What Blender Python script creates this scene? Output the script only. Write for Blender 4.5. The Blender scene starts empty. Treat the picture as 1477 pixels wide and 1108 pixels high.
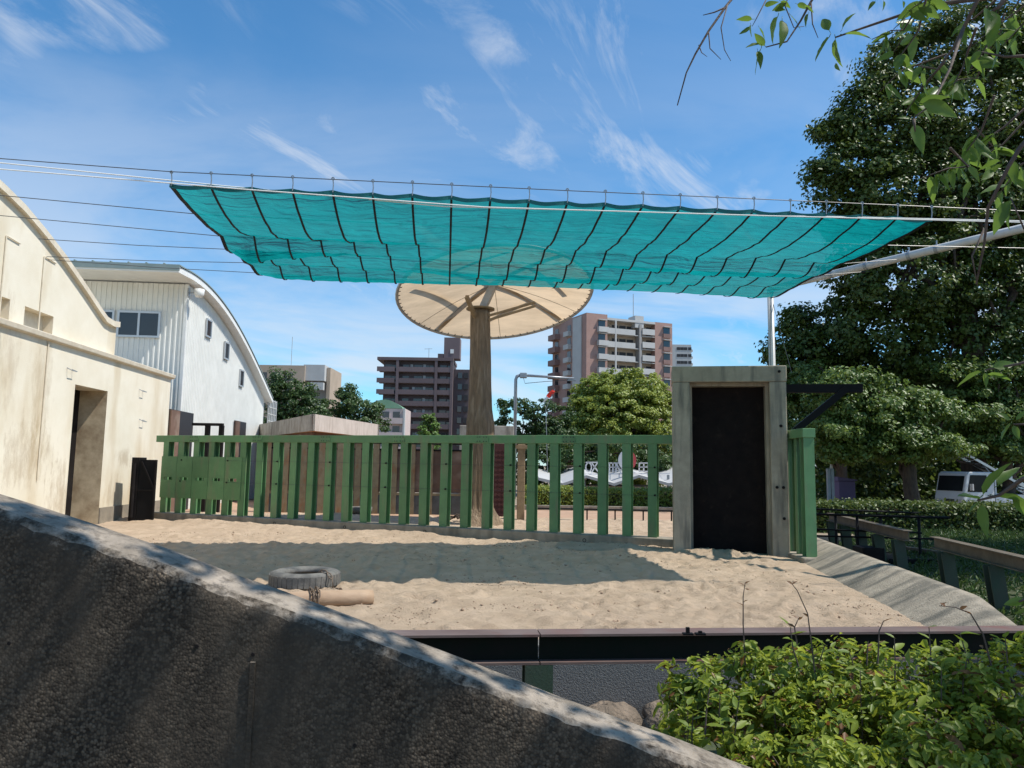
import bpy, math, random
import numpy as np
from mathutils import Vector, Matrix
random.seed(7); rng = np.random.default_rng(7)
scene = bpy.context.scene
col = scene.collection
R = math.radians

# ------------------------------------------------------------------ camera
W0, H0, F0 = 1477.0, 1108.0, 1075.0
EYE = Vector((0, 0, 1.7))
PITCH = math.atan((671.0 - 554.0) / F0)
ROLL = R(0.9)
CAMROT = Matrix.Rotation(math.pi / 2 + PITCH, 3, 'X') @ Matrix.Rotation(ROLL, 3, 'Z')
cd = bpy.data.cameras.new('camera'); cam = bpy.data.objects.new('camera', cd); col.objects.link(cam)
cam.matrix_world = Matrix.Translation(EYE) @ CAMROT.to_4x4()
cd.sensor_width = 36; cd.lens = 36 * F0 / W0; cd.clip_start = 0.05; cd.clip_end = 4000
scene.camera = cam

# ------------------------------------------------------------------ light
SUN_EL = R(57); SUN_H = Vector((0.985, -0.17, 0)).normalized()
SUN = Vector((SUN_H.x * math.cos(SUN_EL), SUN_H.y * math.cos(SUN_EL), math.sin(SUN_EL)))
wd = bpy.data.worlds.new('World'); scene.world = wd; wd.use_nodes = True
nt = wd.node_tree; nt.nodes.clear()
def N(tree, t, **kw):
    n = tree.nodes.new(t)
    for k, v in kw.items():
        if k.startswith('i_'): n.inputs[int(k[2:])].default_value = v
        else: setattr(n, k, v)
    return n
out = N(nt, 'ShaderNodeOutputWorld'); bg = N(nt, 'ShaderNodeBackground'); bg.inputs[1].default_value = 0.125
sky = N(nt, 'ShaderNodeTexSky'); sky.sky_type = 'NISHITA'; sky.sun_disc = False
sky.sun_elevation = SUN_EL; sky.sun_rotation = math.atan2(SUN_H.x, SUN_H.y)
sky.air_density = 1.0; sky.dust_density = 0.15; sky.ozone_density = 3.0
# cirrus: direction projected on a high flat layer
tc = N(nt, 'ShaderNodeTexCoord'); sp = N(nt, 'ShaderNodeSeparateXYZ'); nt.links.new(tc.outputs['Generated'], sp.inputs[0])
dz = N(nt, 'ShaderNodeMath', operation='MAXIMUM'); nt.links.new(sp.outputs[2], dz.inputs[0]); dz.inputs[1].default_value = 0.0
dz2 = N(nt, 'ShaderNodeMath', operation='ADD'); nt.links.new(dz.outputs[0], dz2.inputs[0]); dz2.inputs[1].default_value = 0.22
ux = N(nt, 'ShaderNodeMath', operation='DIVIDE'); nt.links.new(sp.outputs[0], ux.inputs[0]); nt.links.new(dz2.outputs[0], ux.inputs[1])
uy = N(nt, 'ShaderNodeMath', operation='DIVIDE'); nt.links.new(sp.outputs[1], uy.inputs[0]); nt.links.new(dz2.outputs[0], uy.inputs[1])
cb = N(nt, 'ShaderNodeCombineXYZ'); nt.links.new(ux.outputs[0], cb.inputs[0]); nt.links.new(uy.outputs[0], cb.inputs[1])
def cloud(rot, scl, nscale, det, dist, lo, hi, loc=(0, 0, 0), rough=0.6):
    mr_ = N(nt, 'ShaderNodeMapping'); nt.links.new(cb.outputs[0], mr_.inputs[0]); mr_.inputs['Rotation'].default_value = (0, 0, rot)
    mp = N(nt, 'ShaderNodeMapping'); nt.links.new(mr_.outputs[0], mp.inputs[0]); mp.inputs['Scale'].default_value = scl; mp.inputs['Location'].default_value = loc
    no = N(nt, 'ShaderNodeTexNoise'); nt.links.new(mp.outputs[0], no.inputs['Vector'])
    no.inputs['Scale'].default_value = nscale; no.inputs['Detail'].default_value = det
    no.inputs['Roughness'].default_value = rough; no.inputs['Distortion'].default_value = dist
    rp = N(nt, 'ShaderNodeMapRange'); rp.interpolation_type = 'SMOOTHSTEP'
    nt.links.new(no.outputs[0], rp.inputs[0]); rp.inputs[1].default_value = lo; rp.inputs[2].default_value = hi
    return rp.outputs[0]
def wm(op, a, b):
    m = N(nt, 'ShaderNodeMath', operation=op)
    for i, v in enumerate((a, b)):
        if isinstance(v, (int, float)): m.inputs[i].default_value = v
        else: nt.links.new(v, m.inputs[i])
    return m.outputs[0]
wisp = cloud(R(-55), (0.75, 1.9, 1), 2.4, 11, 1.3, 0.40, 0.80, (6.3, 4.2, 0), 0.66)
patch = cloud(0, (1, 1, 1), 2.4, 3, 0.3, 0.43, 0.60, (3.1, 7.4, 0))
veil = cloud(R(-20), (0.7, 1.3, 1), 1.3, 9, 0.6, 0.32, 0.64, (7.7, 3.3, 0), 0.55)
low = N(nt, 'ShaderNodeMapRange'); nt.links.new(sp.outputs[2], low.inputs[0])
low.inputs[1].default_value = 0.48; low.inputs[2].default_value = 0.05; low.inputs[3].default_value = 0.10; low.inputs[4].default_value = 1.0
fac = wm('MAXIMUM', wm('MULTIPLY', wm('MULTIPLY', wisp, patch), 0.72), wm('MULTIPLY', wm('MULTIPLY', veil, low.outputs[0]), 0.85))
mixc = N(nt, 'ShaderNodeMixRGB'); nt.links.new(fac, mixc.inputs[0])
tint = N(nt, 'ShaderNodeMixRGB', blend_type='MULTIPLY'); tint.inputs[0].default_value = 1; tint.inputs[2].default_value = (0.60, 1.10, 1.30, 1)
nt.links.new(sky.outputs[0], tint.inputs[1])
nt.links.new(tint.outputs[0], mixc.inputs[1]); mixc.inputs[2].default_value = (5.6, 6.0, 6.6, 1)
nt.links.new(mixc.outputs[0], bg.inputs[0]); nt.links.new(bg.outputs[0], out.inputs[0])
sl = bpy.data.lights.new('sun', 'SUN'); sl.energy = 4.9; sl.angle = R(0.55); sl.color = (1.0, 0.95, 0.87)
so = bpy.data.objects.new('sun', sl); col.objects.link(so)
so.rotation_mode = 'QUATERNION'; so.rotation_quaternion = (-SUN).to_track_quat('-Z', 'Y'); so.location = (20, -5, 40)
vs = scene.view_settings; vs.view_transform = 'Standard'; vs.look = 'None'; vs.exposure = 0.14; vs.gamma = 1
scene.render.engine = 'CYCLES'

# ------------------------------------------------------------------ pixel helpers (direction only; distance from what is touched)
def ray(px, py):
    return (CAMROT @ Vector(((px - W0 / 2) / F0, -(py - H0 / 2) / F0, -1.0)))
def at_y(px, py, y):
    d = ray(px, py); return EYE + d * (y / d.y)
def at_z(px, py, z):
    d = ray(px, py); return EYE + d * ((z - EYE.z) / d.z)
def at_pl(px, py, a, n):
    d = ray(px, py); n = Vector(n); return EYE + d * ((Vector(a) - EYE).dot(n) / d.dot(n))

# ------------------------------------------------------------------ materials
M = {}
def mat(name, c1, c2=None, scale=6.0, rough=0.75, bump=0.0, bscale=None, metal=0.0, stretch=(1, 1, 1), lo=0.35, hi=0.65, spec=0.4,
        c3=None, s3=1.2, m3=0.6, bdist=0.02, streak=None):
    m = bpy.data.materials.new(name); m.use_nodes = True; t = m.node_tree; b = t.nodes['Principled BSDF']
    b.inputs['Roughness'].default_value = rough; b.inputs['Metallic'].default_value = metal
    b.inputs['Specular IOR Level'].default_value = spec
    tc = N(t, 'ShaderNodeTexCoord'); geo = N(t, 'ShaderNodeNewGeometry')
    mp = N(t, 'ShaderNodeMapping'); t.links.new(geo.outputs['Position'], mp.inputs[0]); mp.inputs['Scale'].default_value = stretch
    colr = None
    if c2 is not None:
        no = N(t, 'ShaderNodeTexNoise'); t.links.new(mp.outputs[0], no.inputs['Vector'])
        no.inputs['Scale'].default_value = scale; no.inputs['Detail'].default_value = 6; no.inputs['Roughness'].default_value = 0.65
        rp = N(t, 'ShaderNodeMapRange'); t.links.new(no.outputs[0], rp.inputs[0]); rp.inputs[1].default_value = lo; rp.inputs[2].default_value = hi
        mx = N(t, 'ShaderNodeMixRGB'); t.links.new(rp.outputs[0], mx.inputs[0]); mx.inputs[1].default_value = (*c1, 1); mx.inputs[2].default_value = (*c2, 1)
        colr = mx.outputs[0]
        if c3 is not None:
            mp3 = N(t, 'ShaderNodeMapping'); t.links.new(geo.outputs['Position'], mp3.inputs[0])
            mp3.inputs['Scale'].default_value = streak or (1, 1, 1)
            n3 = N(t, 'ShaderNodeTexNoise'); t.links.new(mp3.outputs[0], n3.inputs['Vector']); n3.inputs['Scale'].default_value = s3; n3.inputs['Detail'].default_value = 5
            r3 = N(t, 'ShaderNodeMapRange'); t.links.new(n3.outputs[0], r3.inputs[0]); r3.inputs[1].default_value = m3 - 0.1; r3.inputs[2].default_value = m3 + 0.12
            mx3 = N(t, 'ShaderNodeMixRGB'); t.links.new(r3.outputs[0], mx3.inputs[0]); t.links.new(colr, mx3.inputs[1]); mx3.inputs[2].default_value = (*c3, 1)
            colr = mx3.outputs[0]
        t.links.new(colr, b.inputs['Base Color'])
    else:
        b.inputs['Base Color'].default_value = (*c1, 1)
    if bump > 0:
        nb = N(t, 'ShaderNodeTexNoise'); t.links.new(mp.outputs[0], nb.inputs['Vector']); nb.inputs['Scale'].default_value = bscale or scale * 3
        nb.inputs['Detail'].default_value = 8
        bp = N(t, 'ShaderNodeBump'); bp.inputs['Strength'].default_value = bump; bp.inputs['Distance'].default_value = bdist
        t.links.new(nb.outputs[0], bp.inputs['Height']); t.links.new(bp.outputs[0], b.inputs['Normal'])
    M[name] = m; return m

def leafmat(name, c1, c2, trans=0.35, rough=0.45):
    m = bpy.data.materials.new(name); m.use_nodes = True; t = m.node_tree; b = t.nodes['Principled BSDF']; o = t.nodes['Material Output']
    at = N(t, 'ShaderNodeAttribute'); at.attribute_name = 'tint'
    oi = N(t, 'ShaderNodeObjectInfo')
    ad = N(t, 'ShaderNodeMath', operation='ADD'); t.links.new(at.outputs['Fac'], ad.inputs[0])
    mu = N(t, 'ShaderNodeMath', operation='MULTIPLY'); t.links.new(oi.outputs['Random'], mu.inputs[0]); mu.inputs[1].default_value = 0.35
    t.links.new(mu.outputs[0], ad.inputs[1])
    mx = N(t, 'ShaderNodeMixRGB'); mx.inputs[1].default_value = (*c1, 1); mx.inputs[2].default_value = (*c2, 1); t.links.new(ad.outputs[0], mx.inputs[0])
    t.links.new(mx.outputs[0], b.inputs['Base Color']); b.inputs['Roughness'].default_value = rough; b.inputs['Specular IOR Level'].default_value = 0.45
    tr = N(t, 'ShaderNodeBsdfTranslucent')
    hs = N(t, 'ShaderNodeHueSaturation'); hs.inputs['Value'].default_value = 1.6; hs.inputs['Hue'].default_value = 0.485; t.links.new(mx.outputs[0], hs.inputs['Color'])
    t.links.new(hs.outputs[0], tr.inputs[0])
    ms = N(t, 'ShaderNodeMixShader'); ms.inputs[0].default_value = trans
    t.links.new(b.outputs[0], ms.inputs[1]); t.links.new(tr.outputs[0], ms.inputs[2]); t.links.new(ms.outputs[0], o.inputs[0])
    M[name] = m; return m

mat('ground', (0.20, 0.16, 0.11), (0.30, 0.24, 0.17), 0.6, 0.9, 0.4, 12)
mat('grass_soil', (0.035, 0.055, 0.02), (0.08, 0.085, 0.04), 3, 0.95, 0.6, 30, bdist=0.04)
mat('cream', (0.78, 0.72, 0.59), (0.72, 0.65, 0.51), 1.2, 0.85, 0.15, 40, c3=(0.55, 0.44, 0.28), s3=0.8, m3=0.60, streak=(1, 1, 0.3))
mat('cream_trim', (0.72, 0.65, 0.52), (0.60, 0.52, 0.40), 3, 0.85, 0.1, 40)
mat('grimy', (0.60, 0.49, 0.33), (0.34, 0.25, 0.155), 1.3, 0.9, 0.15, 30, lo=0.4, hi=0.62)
mat('plinth', (0.30, 0.26, 0.20), (0.22, 0.19, 0.15), 5, 0.9, 0.2, 50)
mat('siding', (0.74, 0.74, 0.70), (0.66, 0.66, 0.62), 1.5, 0.5, 0)
mat('roof_green', (0.20, 0.26, 0.25), (0.26, 0.31, 0.30), 2, 0.5)
mat('white_paint', (0.78, 0.78, 0.75), (0.70, 0.70, 0.67), 2, 0.55)
mat('white_steel', (0.62, 0.62, 0.60), (0.50, 0.49, 0.46), 4, 0.45)
mat('glass', (0.02, 0.025, 0.03), None, rough=0.06, spec=0.8)
mat('alu', (0.55, 0.56, 0.57), None, rough=0.35, metal=0.6)
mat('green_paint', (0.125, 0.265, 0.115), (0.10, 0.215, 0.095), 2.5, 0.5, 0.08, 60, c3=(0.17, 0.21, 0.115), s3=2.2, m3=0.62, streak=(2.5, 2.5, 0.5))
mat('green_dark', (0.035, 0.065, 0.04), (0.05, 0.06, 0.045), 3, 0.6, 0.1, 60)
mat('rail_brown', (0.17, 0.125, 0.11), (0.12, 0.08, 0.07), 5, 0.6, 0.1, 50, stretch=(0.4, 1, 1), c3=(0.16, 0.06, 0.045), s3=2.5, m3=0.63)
mat('web_shaded', (0.010, 0.015, 0.011), (0.016, 0.015, 0.013), 4, 0.8, spec=0.08)  # near-black colour stands in for the top flange's shade on the web
mat('rail_wood', (0.15, 0.12, 0.085), (0.09, 0.072, 0.052), 5, 0.75, 0.15, 50)
mat('black_steel', (0.012, 0.010, 0.010), (0.028, 0.024, 0.022), 2.5, 0.7, 0.1, 20, spec=0.15, lo=0.5, hi=0.8)
mat('black_rail', (0.009, 0.009, 0.010), None, rough=0.6, spec=0.12)
mat('scuffed_black', (0.010, 0.008, 0.008), (0.016, 0.012, 0.011), 4, 0.8, 0.12, 25, spec=0.08, c3=(0.03, 0.022, 0.018), s3=6, m3=0.70, streak=(1, 1, 0.8))
mat('concrete', (0.40, 0.35, 0.27), (0.28, 0.245, 0.19), 2.2, 0.9, 0.25, 45, c3=(0.14, 0.13, 0.11), s3=2.4, m3=0.60, streak=(3, 3, 0.35))
mat('curb_concrete', (0.33, 0.29, 0.23), (0.24, 0.21, 0.165), 3, 0.92, 0.3, 40, c3=(0.16, 0.14, 0.11), s3=1.6, m3=0.6, streak=(2, 2, 0.5))
mat('aggregate', (0.26, 0.25, 0.23), (0.13, 0.125, 0.12), 60, 0.95, 0.7, 90)
mat('stone', (0.24, 0.185, 0.135), (0.12, 0.095, 0.07), 7, 0.95, 0.9, 18, bdist=0.06)
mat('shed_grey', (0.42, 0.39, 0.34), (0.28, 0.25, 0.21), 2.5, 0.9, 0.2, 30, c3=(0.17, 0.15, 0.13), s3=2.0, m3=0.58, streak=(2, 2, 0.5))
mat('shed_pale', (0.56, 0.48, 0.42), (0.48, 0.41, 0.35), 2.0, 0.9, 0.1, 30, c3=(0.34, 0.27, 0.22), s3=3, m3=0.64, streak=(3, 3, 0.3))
mat('soffit', (0.46, 0.24, 0.11), (0.40, 0.20, 0.09), 2, 0.7)
mat('brown_panel', (0.20, 0.12, 0.085), (0.14, 0.085, 0.06), 2.0, 0.75, 0.1, 20, c3=(0.30, 0.23, 0.18), s3=1.4, m3=0.62)
mat('rust_post', (0.25, 0.20, 0.125), (0.18, 0.14, 0.085), 4, 0.8, 0.2, 25, c3=(0.22, 0.11, 0.05), s3=5, m3=0.62, streak=(1, 1, 0.5))
mat('slate_base', (0.13, 0.14, 0.14), (0.09, 0.095, 0.095), 4, 0.8)
mat('red_brick', (0.095, 0.034, 0.032), (0.065, 0.025, 0.025), 9, 0.8, 0.2, 40)
mat('bark', (0.27, 0.195, 0.125), (0.15, 0.108, 0.07), 3.0, 0.95, 0.9, 9, stretch=(4, 4, 0.6), c3=(0.34, 0.26, 0.18), s3=3.5, m3=0.62, streak=(4, 4, 0.5), bdist=0.05)
mat('tree_bark', (0.10, 0.075, 0.055), (0.05, 0.037, 0.03), 6, 0.95, 0.6, 14, stretch=(3, 3, 0.7), bdist=0.03)
mat('twig', (0.075, 0.052, 0.045), (0.11, 0.085, 0.07), 30, 0.8, 0.3, 60)
mat('timber', (0.30, 0.22, 0.13), (0.22, 0.155, 0.09), 5, 0.8, 0.2, 20)
mat('log', (0.44, 0.31, 0.205), (0.33, 0.22, 0.14), 3, 0.7, 0.2, 18, stretch=(0.5, 2, 2))
mat('rubber', (0.10, 0.097, 0.09), (0.22, 0.205, 0.18), 5, 0.85, 0.3, 25, lo=0.4, hi=0.75)
mat('chain', (0.20, 0.15, 0.11), (0.12, 0.085, 0.06), 20, 0.6, metal=0.4)
mat('wire', (0.10, 0.10, 0.10), None, rough=0.4, metal=0.5)
mat('rope', (0.75, 0.75, 0.72), None, rough=0.8)
mat('strap', (0.008, 0.011, 0.016), None, rough=0.7)
mat('hem', (0.01, 0.14, 0.14), None, rough=0.7)
mat('mauve', (0.115, 0.088, 0.092), (0.095, 0.074, 0.078), 0.3, 0.8)
mat('mauve_band', (0.165, 0.125, 0.13), (0.145, 0.11, 0.115), 0.3, 0.8)
mat('pink_tile', (0.36, 0.225, 0.19), (0.31, 0.19, 0.16), 0.5, 0.7)
mat('brown_tile', (0.25, 0.155, 0.14), (0.21, 0.13, 0.115), 0.5, 0.7)
mat('pale_wall', (0.48, 0.48, 0.47), (0.42, 0.42, 0.41), 0.4, 0.7)
mat('pale_pink', (0.55, 0.45, 0.42), (0.49, 0.40, 0.375), 0.4, 0.7)
mat('tan_wall', (0.44, 0.35, 0.27), (0.36, 0.29, 0.22), 0.3, 0.8)
mat('mid_grey', (0.30, 0.29, 0.28), None, rough=0.7)
mat('dark_open', (0.03, 0.03, 0.033), None, rough=0.6)
mat('dome_green', (0.16, 0.30, 0.19), (0.20, 0.34, 0.22), 0.6, 0.6)
mat('galv', (0.36, 0.38, 0.40), (0.28, 0.30, 0.32), 6, 0.4, metal=0.5)
mat('red_cloth', (0.75, 0.05, 0.03), None, rough=0.8)
mat('white_cloth', (0.8, 0.8, 0.78), None, rough=0.8)
mat('sign_red', (0.62, 0.09, 0.10), None, rough=0.4)
mat('sign_white', (0.78, 0.76, 0.76), None, rough=0.4)
mat('truck_white', (0.62, 0.64, 0.66), (0.55, 0.57, 0.59), 2, 0.3, spec=0.6)
mat('truck_dark', (0.03, 0.03, 0.035), None, rough=0.5)
mat('truck_glass', (0.012, 0.014, 0.016), None, rough=0.25, spec=0.15)
mat('lamp_glass', (0.5, 0.5, 0.5), None, rough=0.1, spec=0.8)
mat('purple', (0.09, 0.065, 0.14), None, rough=0.6)
mat('grey_post', (0.28, 0.31, 0.33), (0.22, 0.25, 0.27), 4, 0.6)
mat('grating', (0.10, 0.105, 0.11), None, rough=0.5, metal=0.4)
leafmat('leaf_dark', (0.030, 0.060, 0.010), (0.085, 0.130, 0.022), 0.26)
leafmat('leaf_mid', (0.030, 0.066, 0.018), (0.072, 0.125, 0.030), 0.28)
leafmat('leaf_bright', (0.13, 0.19, 0.03), (0.27, 0.32, 0.055), 0.30)
leafmat('leaf_layer', (0.055, 0.11, 0.022), (0.15, 0.22, 0.045), 0.3)
leafmat('leaf_fresh', (0.085, 0.16, 0.03), (0.15, 0.24, 0.05), 0.3)
leafmat('leaf_near', (0.07, 0.14, 0.022), (0.13, 0.22, 0.035), 0.5, 0.4)
leafmat('leaf_bush', (0.075, 0.14, 0.016), (0.31, 0.37, 0.042), 0.40, 0.5)
leafmat('leaf_red', (0.14, 0.06, 0.022), (0.20, 0.11, 0.03), 0.3, 0.45)
leafmat('leaf_hedge', (0.04, 0.075, 0.018), (0.11, 0.15, 0.035), 0.25)

def vary(mname, amt):
    t = M[mname].node_tree; b = t.nodes['Principled BSDF']; src = b.inputs['Base Color'].links[0].from_socket
    oi = N(t, 'ShaderNodeObjectInfo'); r = N(t, 'ShaderNodeMapRange'); t.links.new(oi.outputs['Random'], r.inputs[0]); r.inputs[3].default_value = 1-amt; r.inputs[4].default_value = 1+amt
    mm = N(t, 'ShaderNodeMixRGB', blend_type='MULTIPLY'); mm.inputs[0].default_value = 1; t.links.new(src, mm.inputs[1]); t.links.new(r.outputs[0], mm.inputs[2]); t.links.new(mm.outputs[0], b.inputs['Base Color'])
for nm_ in ('green_paint', 'brown_panel', 'rust_post', 'mauve_band', 'brown_tile'): vary(nm_, 0.14)
def special_mats():
    # sand: pale, trampled
    m = mat('sand', (0.62, 0.475, 0.34), (0.50, 0.375, 0.262), 2.0, 0.95); t = m.node_tree; b = t.nodes['Principled BSDF']; b.inputs['Specular IOR Level'].default_value = 0.15
    geo = N(t, 'ShaderNodeNewGeometry')
    def nz(s, d, stretch=(1, 1, 1)):
        mp = N(t, 'ShaderNodeMapping'); t.links.new(geo.outputs['Position'], mp.inputs[0]); mp.inputs['Scale'].default_value = stretch
        n = N(t, 'ShaderNodeTexNoise'); n.inputs['Scale'].default_value = s; n.inputs['Detail'].default_value = d; n.inputs['Roughness'].default_value = 0.7
        t.links.new(mp.outputs[0], n.inputs['Vector']); return n.outputs[0]
    a = nz(11, 10, (0.7, 1.2, 1)); c = nz(60, 6)
    ad = N(t, 'ShaderNodeMath', operation='MULTIPLY_ADD'); t.links.new(c, ad.inputs[0]); ad.inputs[1].default_value = 0.8; t.links.new(a, ad.inputs[2])
    bp = N(t, 'ShaderNodeBump'); bp.inputs['Strength'].default_value = 0.9; bp.inputs['Distance'].default_value = 0.06
    t.links.new(ad.outputs[0], bp.inputs['Height']); t.links.new(bp.outputs[0], b.inputs['Normal'])
    # dark droppings / crumbs with their own shape
    src = b.inputs['Base Color'].links[0].from_socket
    d = nz(5.5, 9, (0.8, 1.3, 1)); r = N(t, 'ShaderNodeMapRange'); t.links.new(d, r.inputs[0]); r.inputs[1].default_value = 0.62; r.inputs[2].default_value = 0.72
    mx = N(t, 'ShaderNodeMixRGB'); t.links.new(r.outputs[0], mx.inputs[0]); t.links.new(src, mx.inputs[1]); mx.inputs[2].default_value = (0.28, 0.185, 0.12, 1)
    t.links.new(mx.outputs[0], b.inputs['Base Color'])
    # yard earth, redder
    mat('yard', (0.46, 0.30, 0.20), (0.36, 0.235, 0.155), 1.5, 0.95, 0.5, 12, bdist=0.04)
    # bank: aged concrete with dark streaks running down it
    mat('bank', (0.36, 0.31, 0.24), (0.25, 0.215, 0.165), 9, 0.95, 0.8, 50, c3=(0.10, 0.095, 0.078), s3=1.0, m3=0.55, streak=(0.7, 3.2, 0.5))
    # exposed pebble wall
    m = bpy.data.materials.new('pebble_wall'); m.use_nodes = True; M['pebble_wall'] = m; t = m.node_tree; b = t.nodes['Principled BSDF']
    b.inputs['Roughness'].default_value = 0.95; b.inputs['Specular IOR Level'].default_value = 0.08
    geo = N(t, 'ShaderNodeNewGeometry')
    def vor(s):
        v = N(t, 'ShaderNodeTexVoronoi'); v.inputs['Scale'].default_value = s; t.links.new(geo.outputs['Position'], v.inputs['Vector']); return v
    def nse(s, det=5, st=(1, 1, 1)):
        mp = N(t, 'ShaderNodeMapping'); t.links.new(geo.outputs['Position'], mp.inputs[0]); mp.inputs['Scale'].default_value = st
        n = N(t, 'ShaderNodeTexNoise'); n.inputs['Scale'].default_value = s; n.inputs['Detail'].default_value = det; n.inputs['Roughness'].default_value = 0.65
        t.links.new(mp.outputs[0], n.inputs['Vector']); return n.outputs[0]
    v = vor(140); v.inputs['Randomness'].default_value = 1.0; sepc = N(t, 'ShaderNodeSeparateColor'); t.links.new(v.outputs['Color'], sepc.inputs[0])
    def mr(src, a, b, c=0.0, d=1.0):
        r = N(t, 'ShaderNodeMapRange'); t.links.new(src, r.inputs[0])
        for q, vv in zip((1, 2, 3, 4), (a, b, c, d)): r.inputs[q].default_value = vv
        return r.outputs[0]
    def mixc_(f, a, b, mode='MIX'):
        m_ = N(t, 'ShaderNodeMixRGB', blend_type=mode)
        for q, vv in enumerate((f, a, b)):
            if isinstance(vv, tuple): m_.inputs[q].default_value = (*vv, 1)
            elif isinstance(vv, float): m_.inputs[q].default_value = vv
            else: t.links.new(vv, m_.inputs[q])
        return m_.outputs[0]
    def mth(op, a, b):
        m_ = N(t, 'ShaderNodeMath', operation=op)
        for q, vv in enumerate((a, b)):
            if isinstance(vv, float): m_.inputs[q].default_value = vv
            else: t.links.new(vv, m_.inputs[q])
        return m_.outputs[0]
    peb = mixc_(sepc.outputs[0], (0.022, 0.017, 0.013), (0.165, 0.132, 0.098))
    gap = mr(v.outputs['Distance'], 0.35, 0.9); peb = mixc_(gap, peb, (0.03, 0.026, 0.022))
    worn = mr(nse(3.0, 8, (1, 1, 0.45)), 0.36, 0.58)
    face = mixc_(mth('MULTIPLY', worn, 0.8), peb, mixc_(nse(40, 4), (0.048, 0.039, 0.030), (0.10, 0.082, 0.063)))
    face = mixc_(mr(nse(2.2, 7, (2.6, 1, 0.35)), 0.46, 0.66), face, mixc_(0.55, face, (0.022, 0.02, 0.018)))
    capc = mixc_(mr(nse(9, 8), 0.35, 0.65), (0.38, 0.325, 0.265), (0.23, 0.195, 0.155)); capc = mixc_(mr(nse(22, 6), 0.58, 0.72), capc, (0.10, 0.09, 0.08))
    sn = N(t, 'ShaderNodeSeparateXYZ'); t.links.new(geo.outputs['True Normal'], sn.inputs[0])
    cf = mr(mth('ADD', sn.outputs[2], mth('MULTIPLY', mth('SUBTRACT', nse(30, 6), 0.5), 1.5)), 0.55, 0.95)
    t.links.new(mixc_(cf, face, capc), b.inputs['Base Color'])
    inv = mth('SUBTRACT', 1.0, v.outputs['Distance'])
    h1 = mth('MULTIPLY', inv, mr(worn, 0, 1, 0.8, 0.15)); h1 = mth('MULTIPLY', h1, mr(sepc.outputs[1], 0, 1, 0.25, 1.0)); h1 = mth('MULTIPLY', h1, mr(cf, 0, 1, 1.0, 0.12))
    h2 = mth('ADD', h1, mth('MULTIPLY', nse(28, 8), 1.0))
    bp = N(t, 'ShaderNodeBump'); bp.inputs['Strength'].default_value = 1.0; bp.inputs['Distance'].default_value = 0.008; t.links.new(h2, bp.inputs['Height']); t.links.new(bp.outputs[0], b.inputs['Normal'])
    # shade cloth: woven net, lets light through
    def cloth(name, cd_, ct, tr, hole, wr):
        m = bpy.data.materials.new(name); m.use_nodes = True; M[name] = m; t = m.node_tree; t.nodes.clear()
        o = N(t, 'ShaderNodeOutputMaterial'); df = N(t, 'ShaderNodeBsdfDiffuse'); tl = N(t, 'ShaderNodeBsdfTranslucent'); tp = N(t, 'ShaderNodeBsdfTransparent')
        df.inputs[0].default_value = (*cd_, 1); tl.inputs[0].default_value = (*ct, 1); tp.inputs[0].default_value = (1.0, 0.97, 0.85, 1)
        geo = N(t, 'ShaderNodeNewGeometry'); mp = N(t, 'ShaderNodeMapping'); mp.inputs['Scale'].default_value = (0.5, 2.2, 2.2); t.links.new(geo.outputs['Position'], mp.inputs[0])
        no = N(t, 'ShaderNodeTexNoise'); no.inputs['Scale'].default_value = 2.5; no.inputs['Detail'].default_value = 8; no.inputs['Distortion'].default_value = 1.2; t.links.new(mp.outputs[0], no.inputs['Vector'])
        bp = N(t, 'ShaderNodeBump'); bp.inputs['Strength'].default_value = wr; bp.inputs['Distance'].default_value = 0.16; t.links.new(no.outputs[0], bp.inputs['Height'])
        t.links.new(bp.outputs[0], df.inputs['Normal']); t.links.new(bp.outputs[0], tl.inputs['Normal'])
        n2 = N(t, 'ShaderNodeTexNoise'); n2.inputs['Scale'].default_value = 0.9; n2.inputs['Detail'].default_value = 9; n2.inputs['Roughness'].default_value = 0.7; t.links.new(mp.outputs[0], n2.inputs['Vector'])
        r2 = N(t, 'ShaderNodeMapRange'); t.links.new(n2.outputs[0], r2.inputs[0]); r2.inputs[1].default_value = 0.3; r2.inputs[2].default_value = 0.7; r2.inputs[3].default_value = 0.78; r2.inputs[4].default_value = 1.18
        for sh, cc_ in ((df, cd_), (tl, ct)):
            mm = N(t, 'ShaderNodeMixRGB', blend_type='MULTIPLY'); mm.inputs[0].default_value = 1; mm.inputs[1].default_value = (*cc_, 1); t.links.new(r2.outputs[0], mm.inputs[2]); t.links.new(mm.outputs[0], sh.inputs[0])
        m1 = N(t, 'ShaderNodeMixShader'); m1.inputs[0].default_value = tr; t.links.new(df.outputs[0], m1.inputs[1]); t.links.new(tl.outputs[0], m1.inputs[2])
        m2 = N(t, 'ShaderNodeMixShader'); m2.inputs[0].default_value = hole; t.links.new(m1.outputs[0], m2.inputs[1]); t.links.new(tp.outputs[0], m2.inputs[2])
        t.links.new(m2.outputs[0], o.inputs[0])
    cloth('shade_cloth', (0.004, 0.21, 0.22), (0.004, 0.285, 0.285), 0.58, 0.085, 1.0)
    cloth('canopy_cloth', (0.60, 0.48, 0.34), (0.72, 0.545, 0.36), 0.60, 0.0, 0.0)
special_mats()

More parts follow.
